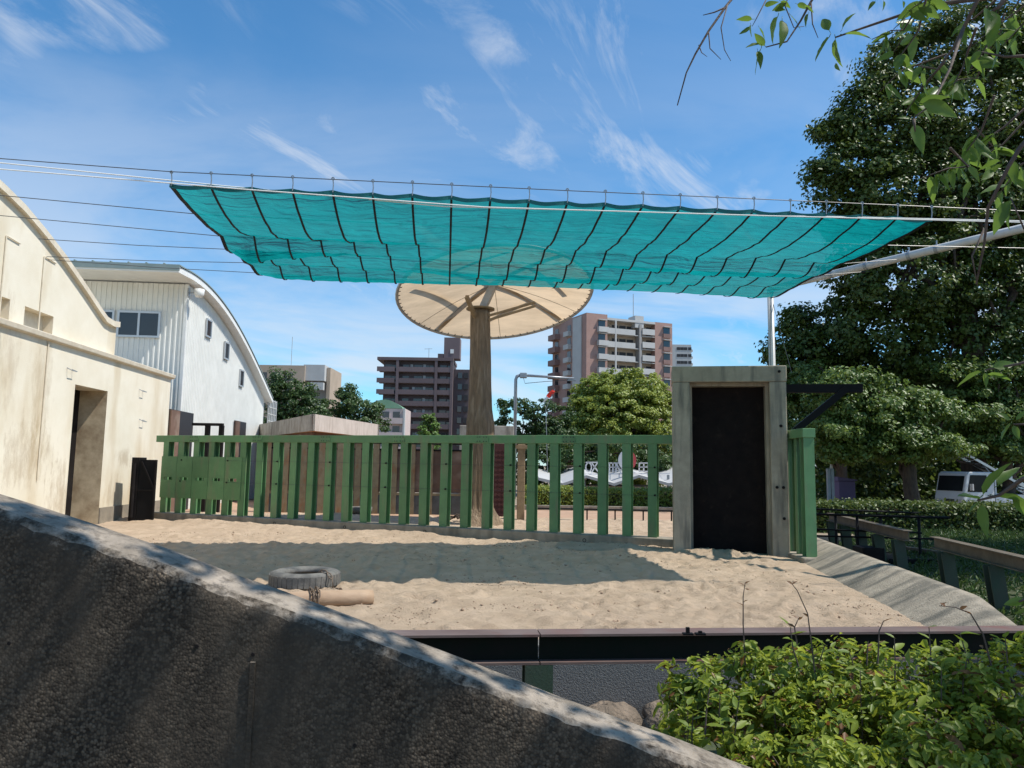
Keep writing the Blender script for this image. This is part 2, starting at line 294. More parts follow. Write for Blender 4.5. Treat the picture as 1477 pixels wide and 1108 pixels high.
# ------------------------------------------------------------------ object helpers
WL = {}          # world location of every object (no rotations on parents)
def tag(o, label=None, cat=None, group=None, kind=None):
    if label: o['label'] = label
    if cat: o['category'] = cat
    if group: o['group'] = group
    if kind: o['kind'] = kind
    return o
def thing(name, label, cat, loc, group=None):
    o = bpy.data.objects.new(name, None); o.empty_display_size = 0.2; col.objects.link(o); o.location = loc
    WL[o] = Vector(loc); return tag(o, label, cat, group)
def link(me, name, parent, wloc, rot=None, scale=None):
    o = bpy.data.objects.new(name, me); col.objects.link(o); wloc = Vector(wloc)
    if parent: o.parent = parent; o.location = wloc - WL[parent]
    else: o.location = wloc
    if rot is not None: o.rotation_euler = rot
    if scale is not None: o.scale = scale
    WL[o] = wloc; return o
class MB:
    def __init__(s): s.v = []; s.f = []
    def add(s, vs, fs):
        n = len(s.v); s.v += [tuple(p) for p in vs]; s.f += [tuple(i + n for i in f) for f in fs]; return s
    def box(s, x0, x1, y0, y1, z0, z1):
        return s.add([(x0,y0,z0),(x1,y0,z0),(x1,y1,z0),(x0,y1,z0),(x0,y0,z1),(x1,y0,z1),(x1,y1,z1),(x0,y1,z1)],
                     [(0,3,2,1),(4,5,6,7),(0,1,5,4),(1,2,6,5),(2,3,7,6),(3,0,4,7)])
    def fbox(s, o, ex, ey, ez):      # box from corner and three edge vectors
        o, ex, ey, ez = map(Vector, (o, ex, ey, ez)); p = [o, o+ex, o+ex+ey, o+ey]
        fs = [(0,3,2,1),(4,5,6,7),(0,1,5,4),(1,2,6,5),(2,3,7,6),(3,0,4,7)]
        if ex.cross(ey).dot(ez) < 0: fs = [tuple(reversed(f)) for f in fs]
        return s.add(p + [q+ez for q in p], fs)
    def bar(s, a, b, w, h, up=(0, 0, 1)):
        a, b = Vector(a), Vector(b); d = (b-a).normalized(); sd = d.cross(Vector(up))
        if sd.length < 1e-4: sd = d.cross(Vector((1, 0, 0)))
        sd.normalize(); u = sd.cross(d)
        return s.fbox(a - sd*w/2 - u*h/2, b-a, sd*w, u*h)
    def tube(s, pts, r, n=8, cap=True):
        pts = [Vector(p) for p in pts]; k = len(pts); base = len(s.v); prev = None
        for i, p in enumerate(pts):
            d = (pts[min(i+1, k-1)] - pts[max(i-1, 0)]).normalized()
            if prev is None:
                a = d.cross(Vector((0, 0, 1)))
                if a.length < 0.05: a = d.cross(Vector((1, 0, 0)))
            else: a = prev - d * prev.dot(d)
            a.normalize(); prev = a; b = d.cross(a); rr = r[i] if hasattr(r, '__len__') else r
            for j in range(n):
                t = 2*math.pi*j/n; s.v.append(tuple(p + (a*math.cos(t) + b*math.sin(t))*rr))
        for i in range(k-1):
            for j in range(n):
                q = base + i*n; s.f.append((q+j, q+(j+1) % n, q+n+(j+1) % n, q+n+j))
        if cap:
            s.f.append(tuple(base+j for j in reversed(range(n)))); s.f.append(tuple(base+(k-1)*n+j for j in range(n)))
        return s
    def prism(s, poly, o, ex, ey, ez):     # 2D polygon in (ex,ey), extruded by vector ez
        o, ex, ey, ez = map(Vector, (o, ex, ey, ez)); n = len(poly)
        p = [o + ex*a + ey*b for a, b in poly]
        area = sum(poly[i][0]*poly[(i+1) % n][1] - poly[(i+1) % n][0]*poly[i][1] for i in range(n))
        flip = (area > 0) == (ex.cross(ey).dot(ez) > 0)
        fs = [tuple(reversed(range(n))), tuple(range(n, 2*n))] + [(i, (i+1) % n, n+(i+1) % n, n+i) for i in range(n)]
        if not flip: fs = [tuple(reversed(f)) for f in fs]
        return s.add(p + [q+ez for q in p], fs)
    def lathe(s, prof, o, n=24, ax=(0, 0, 1)):
        o = Vector(o); ax = Vector(ax).normalized(); a = ax.orthogonal().normalized(); b = ax.cross(a); base = len(s.v); k = len(prof)
        for r, z in prof:
            for j in range(n):
                t = 2*math.pi*j/n; s.v.append(tuple(o + ax*z + (a*math.cos(t)+b*math.sin(t))*r))
        for i in range(k-1):
            for j in range(n):
                q = base+i*n; s.f.append((q+j, q+(j+1) % n, q+n+(j+1) % n, q+n+j))
        return s
    def mesh(s, name, m, smooth=False, off=(0, 0, 0)):
        me = bpy.data.meshes.new(name); off = Vector(off)
        me.from_pydata([tuple(Vector(p) - off) for p in s.v], [], s.f); me.materials.append(M[m] if isinstance(m, str) else m)
        if smooth: me.polygons.foreach_set('use_smooth', [True]*len(me.polygons))
        me.update(); return me
    def build(s, name, m, parent=None, smooth=False, bevel=0, label=None, cat=None, group=None, kind=None):
        a = np.array(s.v); lo, hi = a.min(0), a.max(0); c = (lo+hi)/2
        if not parent: c[2] = lo[2]
        o = link(s.mesh(name, m, smooth, c), name, parent, c)
        if bevel:
            md = o.modifiers.new('bevel', 'BEVEL'); md.width = bevel; md.segments = 2; md.limit_method = 'ANGLE'
        return tag(o, label, cat, group, kind)

def fast_mesh(name, V, F, m, tint=None, smooth=False):
    """V (n,3), F (k,4) quads"""
    me = bpy.data.meshes.new(name); k, c = F.shape
    me.vertices.add(len(V)); me.vertices.foreach_set('co', V.astype(np.float32).ravel())
    me.loops.add(k*c); me.loops.foreach_set('vertex_index', F.astype(np.int32).ravel())
    me.polygons.add(k); me.polygons.foreach_set('loop_start', np.arange(0, k*c, c, dtype=np.int32))
    if smooth: me.polygons.foreach_set('use_smooth', np.ones(k, dtype=bool))
    me.update(calc_edges=True); me.materials.append(M[m])
    if tint is not None:
        a = me.attributes.new('tint', 'FLOAT', 'FACE'); a.data.foreach_set('value', tint.astype(np.float32))
    return me
def vnoise(x, y, seed=0):
    xi = np.floor(x).astype(int); yi = np.floor(y).astype(int); fx = x-xi; fy = y-yi
    def h(a, b): 
        q = np.sin(a*127.1 + b*311.7 + seed*74.7)*43758.5453; return q-np.floor(q)
    fx = fx*fx*(3-2*fx); fy = fy*fy*(3-2*fy)
    return (h(xi, yi)*(1-fx)+h(xi+1, yi)*fx)*(1-fy) + (h(xi, yi+1)*(1-fx)+h(xi+1, yi+1)*fx)*fy
def leaves(C, Nn, size, aspect=0.55, rnd=0.35, fold=0.0):
    """diamond-ish leaves; C centres, Nn normals. 6 verts, 2 quads each"""
    n = len(C); Nn = Nn/np.linalg.norm(Nn, axis=1, keepdims=True)
    t = rng.normal(size=(n, 3)); t[:, 2] -= 0.3; t -= Nn*(t*Nn).sum(1, keepdims=True); t /= np.linalg.norm(t, axis=1, keepdims=True)
    b = np.cross(Nn, t); s = (size*(1+rnd*rng.uniform(-1, 1, n)))[:, None]; w = s*aspect*0.5
    dr = -Nn*s*0.12
    V = np.stack([C - t*s*0.5 + dr, C - t*s*0.12 + b*w, C + t*s*0.22 + b*w*0.8, C + t*s*0.5 + dr, C + t*s*0.22 - b*w*0.8, C - t*s*0.12 - b*w], 1).reshape(-1, 3)
    i = np.arange(n)[:, None]*6
    F = np.concatenate([i + np.array([[0, 1, 2, 3]]), i + np.array([[0, 3, 4, 5]])], 1).reshape(-1, 4)
    return V, F
def crown_points(lobes, n_clump, per, clump_r, surf=0.55, droop=0.0):
    """lobes: (cx,cy,cz,rx,ry,rz). clumps near the lobes' surface, leaves round each clump"""
    vol = np.array([l[3]*l[4]*l[5] for l in lobes])**0.67; pr = vol/vol.sum()
    which = rng.choice(len(lobes), n_clump, p=pr); L = np.array(lobes)[which]
    d = rng.normal(size=(n_clump, 3)); d /= np.linalg.norm(d, axis=1, keepdims=True)
    rad = surf + (1-surf)*rng.uniform(0, 1, n_clump)**0.6; rad *= 0.9 + 0.25*rng.uniform(0, 1, n_clump)
    cc = L[:, :3] + d*rad[:, None]*L[:, 3:]
    cr = clump_r*rng.uniform(0.6, 1.3, n_clump)
    P = np.repeat(cc, per, 0); r = np.repeat(cr, per)
    q = rng.normal(size=P.shape); q /= np.linalg.norm(q, axis=1, keepdims=True); q *= (rng.uniform(0, 1, len(P))**0.45)[:, None]
    q[:, 2] *= 0.6
    P = P + q*r[:, None]
    Nn = q*0.8 + np.repeat(d, per, 0)*0.5 + rng.normal(size=P.shape)*0.45; Nn[:, 2] += 0.55
    tint = np.clip(np.repeat(rng.uniform(-0.15, 0.45, n_clump), per) + rng.uniform(0, 0.6, len(P)), 0, 1)
    return P, Nn, tint, cc

def limb(mb, a, b, r0, r1, wob=0.08, n=6, seg=6):
    a, b = Vector(a), Vector(b); L = (b-a).length; pts = []
    for i in range(seg+1):
        t = i/seg; p = a.lerp(b, t)
        if 0 < i < seg: p += Vector((random.uniform(-1, 1), random.uniform(-1, 1), random.uniform(-.5, .8)))*L*wob*0.6
        pts.append(p)
    mb.tube(pts, [r0+(r1-r0)*i/seg for i in range(seg+1)], n); return pts

def tree(name, label, base, lobes, lm, n_clump, per, clump_r, leaf, trunk_r, trunk_top, cat='tree', group=None, surf=0.5, nlimb=14, aspect=0.6):
    root = thing(name, label, cat, base, group); base = Vector(base)
    P, Nn, tint, cc = crown_points(lobes, n_clump, per, clump_r, surf)
    keep = P[:, 2] > base.z + 0.15; P, Nn, tint = P[keep], Nn[keep], tint[keep]
    V, F = leaves(P - np.array(base), Nn, np.full(len(P), leaf), aspect)
    link(fast_mesh('crown', V, F, lm, np.repeat(tint, 2)), 'crown', root, base)
    mb = MB(); top = Vector(trunk_top)
    pts = limb(mb, base - Vector((0, 0, 0.15)), top, trunk_r, trunk_r*0.45, 0.05, 9, 8)
    mb.tube([base + Vector((0, 0, -0.2)), base + Vector((0, 0, 0.15)), base + Vector((0, 0, 0.5))], [trunk_r*1.6, trunk_r*1.2, trunk_r], 9)
    idx = rng.choice(len(cc), min(nlimb, len(cc)), replace=False)
    for i in idx:
        st = pts[random.randint(3, 8)]; e = Vector(cc[i]); mid = limb(mb, st, e, trunk_r*0.34, trunk_r*0.07, 0.10, 6, 6)
        for _ in range(2):
            j = int(rng.integers(len(cc))); 
            near = np.argsort(((cc-np.array(mid[3]))**2).sum(1))[1:14]; e2 = Vector(cc[int(rng.choice(near))])
            limb(mb, mid[3], e2, trunk_r*0.14, trunk_r*0.04, 0.1, 5, 4)
    mb.build('trunk', 'tree_bark', root, True)
    return root

# ================================================================== GROUND
ZG = -0.08
def build_ground():
    xs = [-1500, -12, 0.5, 10.5, 16, 1500]; ys = [-1500, 3.9, 20.5, 33.5, 46, 3000]
    mb = MB()
    for i in range(5):
        for j in range(5):
            x0, x1, y0, y1 = xs[i], xs[i+1], ys[j], ys[j+1]
            if j == 1 and i in (1, 2): continue
            z = -1.7 if (j == 3 and i in (2, 3)) else ZG
            mb.add([(x0, y0, z), (x1, y0, z), (x1, y1, z), (x0, y1, z)], [(0, 1, 2, 3)])
    for (a, b) in (((0.5, 33.5), (16, 33.5)), ((0.5, 46), (16, 46)), ((0.5, 33.5), (0.5, 46)), ((16, 33.5), (16, 46))):
        mb.add([(a[0], a[1], -1.7), (b[0], b[1], -1.7), (b[0], b[1], ZG), (a[0], a[1], ZG)], [(0, 1, 2, 3)])
    mb.build('ground', 'ground', kind='structure')
    MB().box(-12.2, 10.7, 3.7, 20.7, -1.6, -1.15).build('moat_floor', 'grass_soil', kind='structure')
    mb = MB()
    for (a, b) in (((-12, 3.9), (10.5, 3.9)), ((10.5, 3.9), (10.5, 20.5)), ((10.5, 20.5), (6.4, 20.5))):
        mb.add([(a[0], a[1], -1.2), (b[0], b[1], -1.2), (b[0], b[1], ZG), (a[0], a[1], ZG)], [(0, 1, 2, 3)])
    mb.build('moat_side', 'aggregate', kind='structure')
build_ground()

# enclosure edge lines
def bank_out(y): return 5.2 + (y-7.6)*(6.35-5.2)/(15.4-7.6)
def bank_in(y): return bank_out(y) - 0.80
def barrier_x(y): return 6.35 + (y-5.7)*0.152
def sand_h(x, y):
    h = 0.05*(vnoise(x*0.55, y*0.55, 1)-0.5) + 0.035*(vnoise(x*1.3+y*0.7, y*1.5-x*0.6, 2)-0.5) + 0.018*(vnoise(x*3.1+y*2.2, y*4.1-x*2.6, 3)-0.5) + 0.032*(vnoise(x*6+y*4, y*8-x*3, 4)-0.5) + 0.022*(vnoise(x*17-y*9, y*19+x*8, 9)-0.5)
    rid = np.maximum(0, vnoise(x*2.3, y*3.1, 8)-0.72)*0.22; h = h + rid
    fy = 15.9 + (3.36-x)*0.4257      # drift against the fence kerb
    h = h + 0.10*np.exp(-((y-(fy-0.75))/0.35)**2)*(0.3+vnoise(x*1.3, y*0.4, 6))
    return h
def build_sand():
    ny, nx = 430, 430
    ys = 7.45+17.05*np.linspace(0, 1, ny)**1.35; V = np.zeros((ny, nx, 3))
    for j, y in enumerate(ys):
        xr = bank_in(min(y, 15.4)) + 0.42 if y < 15.4 else 6.3
        V[j, :, 0] = np.linspace(-12.1, xr, nx); V[j, :, 1] = y
    D = np.zeros((ny, nx)); r2 = np.random.default_rng(5)
    for q in range(2600):      # hoof and foot prints with pushed-up rims
        cx, cy = r2.uniform(-9, 5), 7.5+9.5*r2.uniform()**1.2
        if vnoise(np.array([cx*0.5]), np.array([cy*0.7]), 41)[0] < 0.36: continue
        rr = r2.uniform(0.05, 0.13); dp = r2.uniform(0.012, 0.034); j0, j1 = np.searchsorted(ys, (cy-3*rr, cy+3*rr))
        if j1 <= j0: continue
        dx = (V[j0:j1, :, 0]-cx)/rr; dy = (V[j0:j1, :, 1]-cy)/(rr*r2.uniform(0.8, 1.3)); dd = dx*dx+dy*dy
        D[j0:j1] += -dp*np.exp(-dd)+dp*0.75*np.exp(-(np.sqrt(dd)-1.5)**2*4)
    edge = np.clip((V[:, -1:, 0]-V[:, :, 0]-0.35)/0.9, 0, 1); V[:, :, 2] = (sand_h(V[:, :, 0], V[:, :, 1])+D)*(0.12+0.88*edge)
    i = np.arange(ny-1)[:, None]*nx + np.arange(nx-1)[None]; F = np.stack([i, i+1, i+nx+1, i+nx], -1).reshape(-1, 4)
    tag(link(fast_mesh('sand_yard', V.reshape(-1, 3), F, 'sand', None, True), 'sand_yard', None, (0, 0, 0)), kind='structure')
    MB().box(-13, 12, 24.3, 33.4, -0.3, -0.02).build('earth_yard', 'yard', kind='structure')
build_sand()
def build_clods():
    n = 16000; x = rng.uniform(-8, 4.6, n); y = 7.6+10.5*rng.uniform(0, 1, n)**1.3
    dens = vnoise(x*0.9, y*1.3, 21)*0.6+vnoise(x*2.7, y*3.5, 22)*0.4; k = dens+rng.uniform(-0.12, 0.12, n) > 0.60; x, y = x[k], y[k]; n = len(x)
    sz = rng.uniform(0.004, 0.014, n)*np.where(rng.uniform(0, 1, n) < 0.08, 2.2, 1.0); z = sand_h(x, y)+sz*0.3
    octv = np.array([(1, 0, 0), (0, 1, 0), (-1, 0, 0), (0, -1, 0), (0, 0, 0.7), (0, 0, -0.7)]); V = (octv[None]*rng.uniform(0.6, 1.5, (n, 6, 1)))*sz[:, None, None]
    V += np.stack([x, y, z], 1)[:, None]; i = np.arange(n)[:, None, None]*6
    F = (i+np.array([[0, 1, 4], [1, 2, 4], [2, 3, 4], [3, 0, 4], [1, 0, 5], [2, 1, 5], [3, 2, 5], [0, 3, 5]])[None]).reshape(-1, 3)
    tag(link(fast_mesh('sand_clods', V.reshape(-1, 3), F, 'clod'), 'sand_clods', None, (0, 0, 0)), 'scattered crumbs and small clods of trampled earth on the sand', 'clods', kind='stuff')
mat('clod', (0.40, 0.29, 0.20), (0.26, 0.18, 0.12), 3, 0.95)
build_clods()

def build_edges():
    # sloped concrete bank on the right, retaining wall at the front
    ny = 60; ys = np.linspace(7.2, 16.6, ny); prof = [(-0.92, -0.08), (-0.5, 0.10), (-0.12, 0.29), (0.0, 0.30), (0.03, 0.24), (0.05, -1.2)]
    V = []; 
    for y in ys:
        xo = bank_out(y); f = min(1, max(0.25, (y-7.2)/1.5))
        for a, z in prof: V.append((xo+a, y, z*f if z > -1 else z))
    V = np.array(V); k = len(prof); i = np.arange(ny-1)[:, None]*k + np.arange(k-1)[None]
    F = np.stack([i, i+k, i+k+1, i+1], -1).reshape(-1, 4)
    o = link(fast_mesh('concrete_bank', V, F, 'bank'), 'concrete_bank', None, (0, 0, 0)); tag(o, 'sloped concrete bank with dark streaks along the sand beside the moat', 'bank')
    mb = MB(); mb.box(-12, 5.3, 7.25, 7.5, -1.2, 0.015); mb.build('retaining_wall', 'aggregate', label='grey pebbly concrete retaining wall under the front edge of the sand', cat='wall')
    # stones at its foot
    x = -0.6
    for q in range(11):
        w = random.uniform(0.42, 0.75); mb = MB(); h = random.uniform(0.34, 0.44); n = 10
        prof = []
        sph = [(math.sin(t)*1.0, -math.cos(t)) for t in np.linspace(0.05, math.pi-0.05, 8)]
        mb.lathe(sph, (0, 0, 0), 12)
        vv = []
        for p in mb.v:
            p = Vector(p); s = (abs(p.x)**2.6 + abs(p.y)**2.6 + abs(p.z)**2.6)**(-1/2.6); p = p*s
            nn = 1 + 0.42*(float(vnoise(np.array([p.x*2+q*7.]), np.array([p.y*2+p.z*2.]), q)[0])-0.5)
            vv.append((x+w/2 + p.x*w/2*nn, 7.02 + p.y*0.22*nn, -0.62 + p.z*h/2*nn))
        mb.v = vv
        mb.build('rough_stone', 'stone', None, True, label='rough brown stone laid at the foot of the retaining wall', cat='stone', group='stones along the moat wall')
        x += w+0.02
    MB().box(-12, 6.6, 6.7, 7.24, -1.2, -0.80).build('stone_footing', 'stone', label='low stone footing under the row of rough stones', cat='footing')
    # verge outside the barrier
    ny, nx = 50, 26; ys = np.linspace(3.9, 23.0, ny); V = np.zeros((ny, nx, 3))
    for j, y in enumerate(ys):
        x0 = barrier_x(y)-0.45; V[j, :, 0] = np.concatenate([np.linspace(x0, 10.6, nx-8), np.linspace(11.2, 24, 8)]); V[j, :, 1] = y
    tt = np.concatenate([np.linspace(0, 1, nx-8), np.ones(8)])[None]; V[:, :, 2] = -0.35 + 0.36*tt + 0.06*(vnoise(V[:, :, 0]*3, V[:, :, 1]*3, 5)-0.5); V[:, 0, 2] = -1.2
    i = np.arange(ny-1)[:, None]*nx + np.arange(nx-1)[None]; F = np.stack([i, i+1, i+nx+1, i+nx], -1).reshape(-1, 4)
    tag(link(fast_mesh('grass_verge', V.reshape(-1, 3), F, 'grass_soil', None, True), 'grass_verge', None, (0, 0, 0)), kind='structure')
    mb = MB(); mb.box(-12, 6.2, 3.9, 5.9, -1.2, -0.34); mb.build('moat_ledge', 'grass_soil', kind='structure')
    # grass blades on the verge
    n = 16000; y = rng.uniform(4.5, 21.6, n); x = barrier_x(y)-0.3 + rng.uniform(0, 1, n)*(14.5-barrier_x(y)); z = -0.35+0.36*np.minimum(1, (x-barrier_x(y)+0.45)/(11.0-barrier_x(y)))
    C = np.stack([x, y, z+0.05], 1); Nn = rng.normal(size=(n, 3)); Nn[:, 2] *= 0.3
    V, F = leaves(C, Nn, np.full(n, 0.16), 0.16)
    tag(link(fast_mesh('grass', V, F, 'leaf_mid', rng.uniform(0, 1, 2*n)), 'grass', None, (0, 0, 0)), 'short rough grass on the shaded verge outside the moat barrier', 'grass', kind='stuff')
build_edges()

# ================================================================== GREEN H-POST FENCE
def hsec(b=0.2, h=0.2, tf=0.016, tw=0.012):     # x across flange, y through the web
    return [(-b/2, -h/2), (b/2, -h/2), (b/2, -h/2+tf), (tw/2, -h/2+tf), (tw/2, h/2-tf), (b/2, h/2-tf), (b/2, h/2), (-b/2, h/2), (-b/2, h/2-tf), (-tw/2, h/2-tf), (-tw/2, -h/2+tf), (-b/2, -h/2+tf)]
FA = at_z(222, 748, 0.0); FB = at_z(966, 789.5, 0.0)
FA = Vector((FA.x, FA.y, 0)); FB = Vector((FB.x, FB.y, 0))
FD = (FB-FA).normalized(); FN = Vector((FD.y, -FD.x, 0))      # FN faces the camera
FZ = 0.2; FTOP = 2.40
def build_fence():
    root = thing('green_fence', 'long green steel fence of H-beam posts on a concrete kerb', 'fence', (FA+FB)/2)
    ang = math.atan2(FD.y, FD.x)
    def t_of(px):
        p = at_pl(px, 690, FA, FN); return (p-FA).dot(FD)
    t1, t2 = t_of(376), t_of(942); step = (t2-t1)/19
    post = MB().prism(hsec(0.2, 0.2), (0, 0, 0), (1, 0, 0), (0, 1, 0), (0, 0, FTOP-0.19-FZ)).mesh('post', 'green_paint')
    ts = [t1+step*k for k in range(-6, 20)]
    if ts[0] < 0.1: ts = ts[1:]
    L = (FB-FA).length
    boltm = MB().lathe([(0.0, 0), (0.022, 0), (0.022, 0.03), (0.0, 0.03)], (0, 0, 0), 8, (0, -1, 0)).mesh('bolt', 'black_steel')
    for k, t in enumerate(ts):
        p = FA + FD*t; o = link(post, 'post', root, (p.x, p.y, FZ), (random.uniform(-0.004, 0.004), random.uniform(-0.005, 0.005), ang+random.uniform(-0.03, 0.03)))
        if k % 3 == 1:
            for z in (0.9, 1.5, ):
                b = p + FN*0.10 + FD*0.06; link(boltm, 'bolt', root, (b.x, b.y, FZ+z), (0, 0, ang))
    # top rail: channel lengths with splice plates
    ends = [0.0] + [t_of(px) for px in (281, 372, 471, 577, 697, 822)] + [L+0.32]
    for a, b in zip(ends[:-1], ends[1:]):
        pa, pb = FA+FD*(a+0.004), FA+FD*(b-0.004)
        mb = MB().prism([(-0.11, 0), (0.11, 0), (0.11, 0.19), (-0.11, 0.19)], (pa.x, pa.y, FTOP-0.19), FN, (0, 0, 1), pb-pa); mb.build('top_rail', 'green_paint', root, bevel=0.008)
    for a in ends[1:-1]:
        p = FA+FD*a + FN*0.112
        sp_ = MB().fbox(p - FD*0.16 + Vector((0, 0, FTOP-0.175)), FD*0.32, FN*0.012, (0, 0, 0.16)).build('splice_plate', 'green_paint', root)
        for da in (-0.12, -0.05, 0.05, 0.12):
            for z in (0.03, 0.13):
                q = p + FD*da + FN*0.012; MB().lathe([(0.014, 0), (0.014, 0.012), (0, 0.012)], (q.x, q.y, FTOP-0.175+z), 6, FN).build('bolt', 'green_dark', sp_)
    # kerb
    pa = FA - FD*0.3; mb = MB(); nseg = 40
    poly = [(-0.26, -0.3), (0.26, -0.3), (0.25, 0.185), (0.235, FZ-0.002), (-0.235, FZ-0.002), (-0.25, 0.185)]
    mb.prism(poly, pa, FN, (0, 0, 1), FD*(L+0.75)); kb = mb.build('kerb', 'curb_concrete', root, bevel=0.015)
    for px in (330, 408, 508, 622, 848):
        t = t_of(px); q = FA+FD*t+FN*0.252; 
        MB().lathe([(0.0, -0.05), (0.03, -0.05), (0.03, 0.006), (0.042, 0.006), (0.042, -0.002)], (q.x, q.y, 0.075), 12, FN).build('drain_hole', 'black_steel', kb)
    # plates bolted to the left end
    ta, tb = t_of(236), t_of(352); w = (tb-ta)/5
    for k in range(5):
        p = FA + FD*(ta+w*k) + FN*0.104
        for z0, z1 in ((0.62, 1.13), (1.21, 1.80)):
            MB().fbox(p + FD*0.006 + Vector((0, 0, z0)), FD*(w-0.012), FN*0.012, (0, 0, z1-z0)).build('cover_plate', 'green_paint', root)
        for a0, a1 in ((0.0, 0.25), (0.72, 1.0)):
            MB().fbox(p + FD*(w*a0+0.006) + Vector((0, 0, 1.125)), FD*(w*(a1-a0)-0.01), FN*0.011, (0, 0, 0.09)).build('plate_bridge', 'green_paint', root)
    # thin wires
    for z in (0.9, 1.5):
        mb = MB().tube([FA+FD*2.6+FN*0.12+Vector((0, 0, FZ+z)), FB-FD*0.1+FN*0.12+Vector((0, 0, FZ+z-0.01))], 0.003, 4); mb.build('fence_wire', 'wire', root)
build_fence()

# ================================================================== GATE PORTAL
GA = at_z(972, 799, 0.0); GB = at_y(1140, 796, GA.y-0.42); GA.z = 0; GB.z = 0
GD = (GB-GA).normalized(); GN = Vector((GD.y, -GD.x, 0))
def build_gate():
    gw = (GB-GA).length; top = at_pl(1050, 528, GA, GN).z
    dl = (at_pl(996, 660, GA, GN)-GA).dot(GD); dr = (at_pl(1112, 660, GA, GN)-GA).dot(GD); dt = at_pl(1050, 551, GA, GN).z
    root = thing('concrete_gateway', 'tall weathered concrete gateway with black steel door at the fence end', 'gateway', (GA+GB)/2)
    D = 0.9
    def G(u, d, z): return GA + GD*u - GN*d + Vector((0, 0, z))
    for a, b in ((0, dl), (dr, gw)):
        MB().fbox(G(a, 0, -0.3), GD*(b-a), -GN*D, (0, 0, dt+0.3)).build('pillar', 'concrete', root, bevel=0.018)
    MB().fbox(G(-0.012, -0.012, dt+0.001), GD*(gw+0.024), -GN*(D+0.02), (0, 0, top-dt)).build('lintel', 'concrete', root, bevel=0.018)
    # inner stepped frame
    for a, b, z0, z1 in ((dl-0.01, dl+0.05, -0.1, dt-0.06), (dr-0.05, dr+0.01, -0.1, dt-0.06), (dl-0.01, dr+0.01, dt-0.06, dt+0.01)):
        MB().fbox(G(a, 0.22, z0), GD*(b-a), -GN*0.5, (0, 0, z1-z0)).build('rebate', 'concrete', root)
    dr_ = MB().fbox(G(dl-0.005, 0.46, 0.02), GD*(dr-dl+0.01), -GN*0.05, (0, 0, dt-0.04)).build('door', 'scuffed_black', root)
    MB().fbox(G(dr-0.10, 0.42, 0.95), GD*0.035, -GN*0.04, (0, 0, 0.22)).build('handle', 'black_steel', dr_)
    MB().fbox(G(dl, 0.02, -0.12), GD*(dr-dl), -GN*0.9, (0, 0, 0.135)).build('threshold', 'curb_concrete', root)
    for u, z in ((gw-0.13, top-0.12), (gw-0.12, top-1.2), (gw-0.1, 1.35), (gw-0.1, 0.75), (dr+0.1, 1.35)):
        MB().lathe([(0.0, 0.02), (0.03, 0.02), (0.03, 0)], G(u, -0.001, z), 8, GN).build('bolt', 'black_steel', root)
    # sliding door track sticking out to the right, with a brace
    r2 = thing('door_track', 'black steel track beam with diagonal brace sticking out of the gateway', 'beam', G(gw, 0.5, 2.0))
    za = at_pl(1190, 566, GA-GN*0.35, GN).z; zb = at_pl(1190, 554, GA-GN*0.35, GN).z
    ue = (at_pl(1245, 560, GA-GN*0.35, GN)-GA).dot(GD)
    MB().fbox(G(gw-0.3, 0.35, za), GD*(ue-gw+0.3), -GN*0.16, (0, 0, zb-za)).build('beam', 'black_rail', r2)
    a = at_pl(1222, 560, GA-GN*0.37, GN); b = at_pl(1146, 622, GA-GN*0.37, GN)
    MB().bar(a, b, 0.13, 0.13).build('brace', 'black_rail', r2)
    # short return fence
    SB = at_z(1172, 812, 0.0); SB.z = 0; SA = G(gw-0.02, 1.0, 0); SA.z = 0
    d = (SB-SA); Ls = d.length; d.normalize(); ang = math.atan2(d.y, d.x); n = Vector((d.y, -d.x, 0))
    r3 = thing('return_fence', 'short green H-beam fence running forward from the gateway', 'fence', SB)
    zt = at_y(1170, 618, SB.y).z
    pm = MB().prism(hsec(0.12, 0.13), (0, 0, 0), (1, 0, 0), (0, 1, 0), (0, 0, zt-0.17-0.1)).mesh('post', 'green_paint'); pe = MB().prism(hsec(0.2, 0.2), (0, 0, 0), (1, 0, 0), (0, 1, 0), (0, 0, zt-0.17-0.1)).mesh('end_post', 'green_paint')
    for k in range(4):
        p = SA + d*(Ls-0.12)*(k+0.55)/3.55; link(pe if k == 3 else pm, 'post', r3, (p.x, p.y, 0.1), (0, 0, ang + (math.pi/2 if k == 3 else 0)))
    MB().prism([(-0.12, 0), (0.12, 0), (0.12, 0.17), (-0.12, 0.17)], SA+Vector((0, 0, zt-0.17)), n, (0, 0, 1), d*Ls).build('top_rail', 'green_paint', r3, bevel=0.008)
    poly = []
    MB().prism([(-0.22, -0.3), (0.22, -0.3), (0.21, 0.1), (-0.21, 0.1)], SA, n, (0, 0, 1), d*(Ls+0.12)).build('kerb', 'curb_concrete', r3, bevel=0.03)
    return top
GTOP = build_gate()

